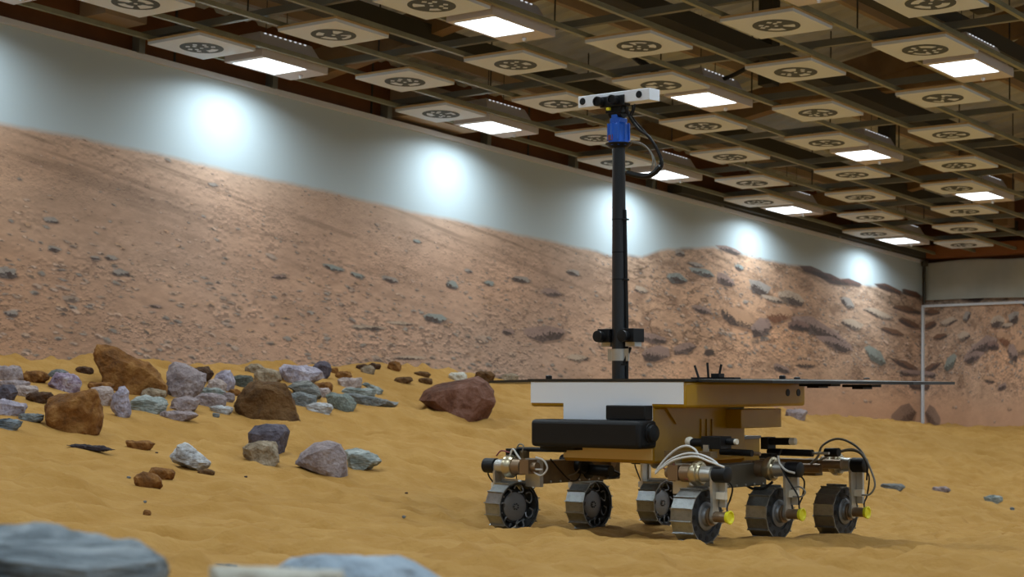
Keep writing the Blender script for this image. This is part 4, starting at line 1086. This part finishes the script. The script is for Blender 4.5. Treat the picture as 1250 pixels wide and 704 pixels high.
rock('tan angular stone in front of the dark purple block', 293, 536, 342, 565, 'tan', 69, [(293, 545), (300, 539), (318, 536), (334, 537), (339, 552), (341, 563), (316, 565), (298, 557)])
rock('dome-shaped mauve stone with a pale vein', 357, 536, 424, 577, 'mauve', 70, [(357, 564), (364, 552), (380, 540), (396, 536), (410, 539), (420, 552), (424, 576), (406, 571), (392, 573), (372, 571), (358, 567)], rough=.03)
rock('greenish white stone touching the mauve dome', 420, 546, 465, 573, 'teal', 71, [(420, 550), (438, 546), (450, 548), (464, 561), (452, 570), (440, 573), (424, 569)])
rock('grey stone beside the mural behind the rover', 959, 498, 986, 513, 'mauve', 72)
rock('dark flat stone on sand right of the rover', 1076, 589, 1106, 598, 'slate', 73)
rock('pale thin stone half buried right of the dark flat one', 1139, 593, 1162, 600, 'mauve', 74)
rock('small blue-white stone near the right edge', 1202, 604, 1226, 613, 'teal', 75)
for i, (x, y, s, c, l) in enumerate(((157, 583, 5, 'slate', 'tiny grey pebble left of the paired rust stones'), (191, 553, 4, 'black', 'tiny black pebble right of the flat rust stone'), (177, 612, 4, 'slate', 'tiny grey pebble above the lone rust pebble'), (162, 676, 6, 'slate', 'tiny grey pebble behind the big blue-grey foreground rock'), (152, 649, 8, 'cream', 'tiny white pebble in the left foreground sand'), (139, 645, 5, 'slate', 'tiny grey pebble beside the tiny white one'),
        (388, 627, 5, 'black', 'tiny black pebble in the middle foreground sand'), (493, 631, 5, 'slate', 'tiny grey pebble midway to the leftmost wheel'), (578, 666, 6, 'blue', 'tiny blue-grey pebble before the leftmost wheel'), (1236, 622, 6, 'blue', 'tiny blue pebble at the right edge'), (300, 582, 4, 'black', 'tiny black pebble below the tan stone'), (496, 602, 4, 'darkbrown', 'tiny dark pebble right of the mauve dome'))):
    rock(l, x - s / 2, y - s * .6, x + s / 2, y, c, 200 + i, name='pebble')
rock('thin dark twig lying before the big foreground slab', 254, 686, 290, 690, 'black', 230, depth=.2, name='twig', group='bits on the sand')
rock('big blurred blue-grey banded rock in the left foreground', -170, 656, 174, 800, 'blue', 301, [(-170, 680), (-120, 660), (-20, 655), (20, 656), (60, 668), (110, 676), (140, 688), (172, 698), (174, 720), (160, 800), (-150, 800)], Y=2.7, depth=.7, name='boulder', rough=.06)
rock('blurred pale blue flat slab in the middle foreground', 326, 677, 540, 778, 'paleblue', 302, [(326, 697), (345, 684), (372, 678), (480, 677), (502, 684), (540, 706), (536, 778), (330, 778)], Y=3.0, depth=.6, name='boulder', rough=.02)
rock('blurred cream slab before the pale blue one', 244, 698, 415, 840, 'cream', 303, [(244, 700), (256, 698), (410, 700), (415, 715), (412, 840), (246, 840)], Y=2.3, depth=.5, name='boulder', rough=.02)

build_sand()
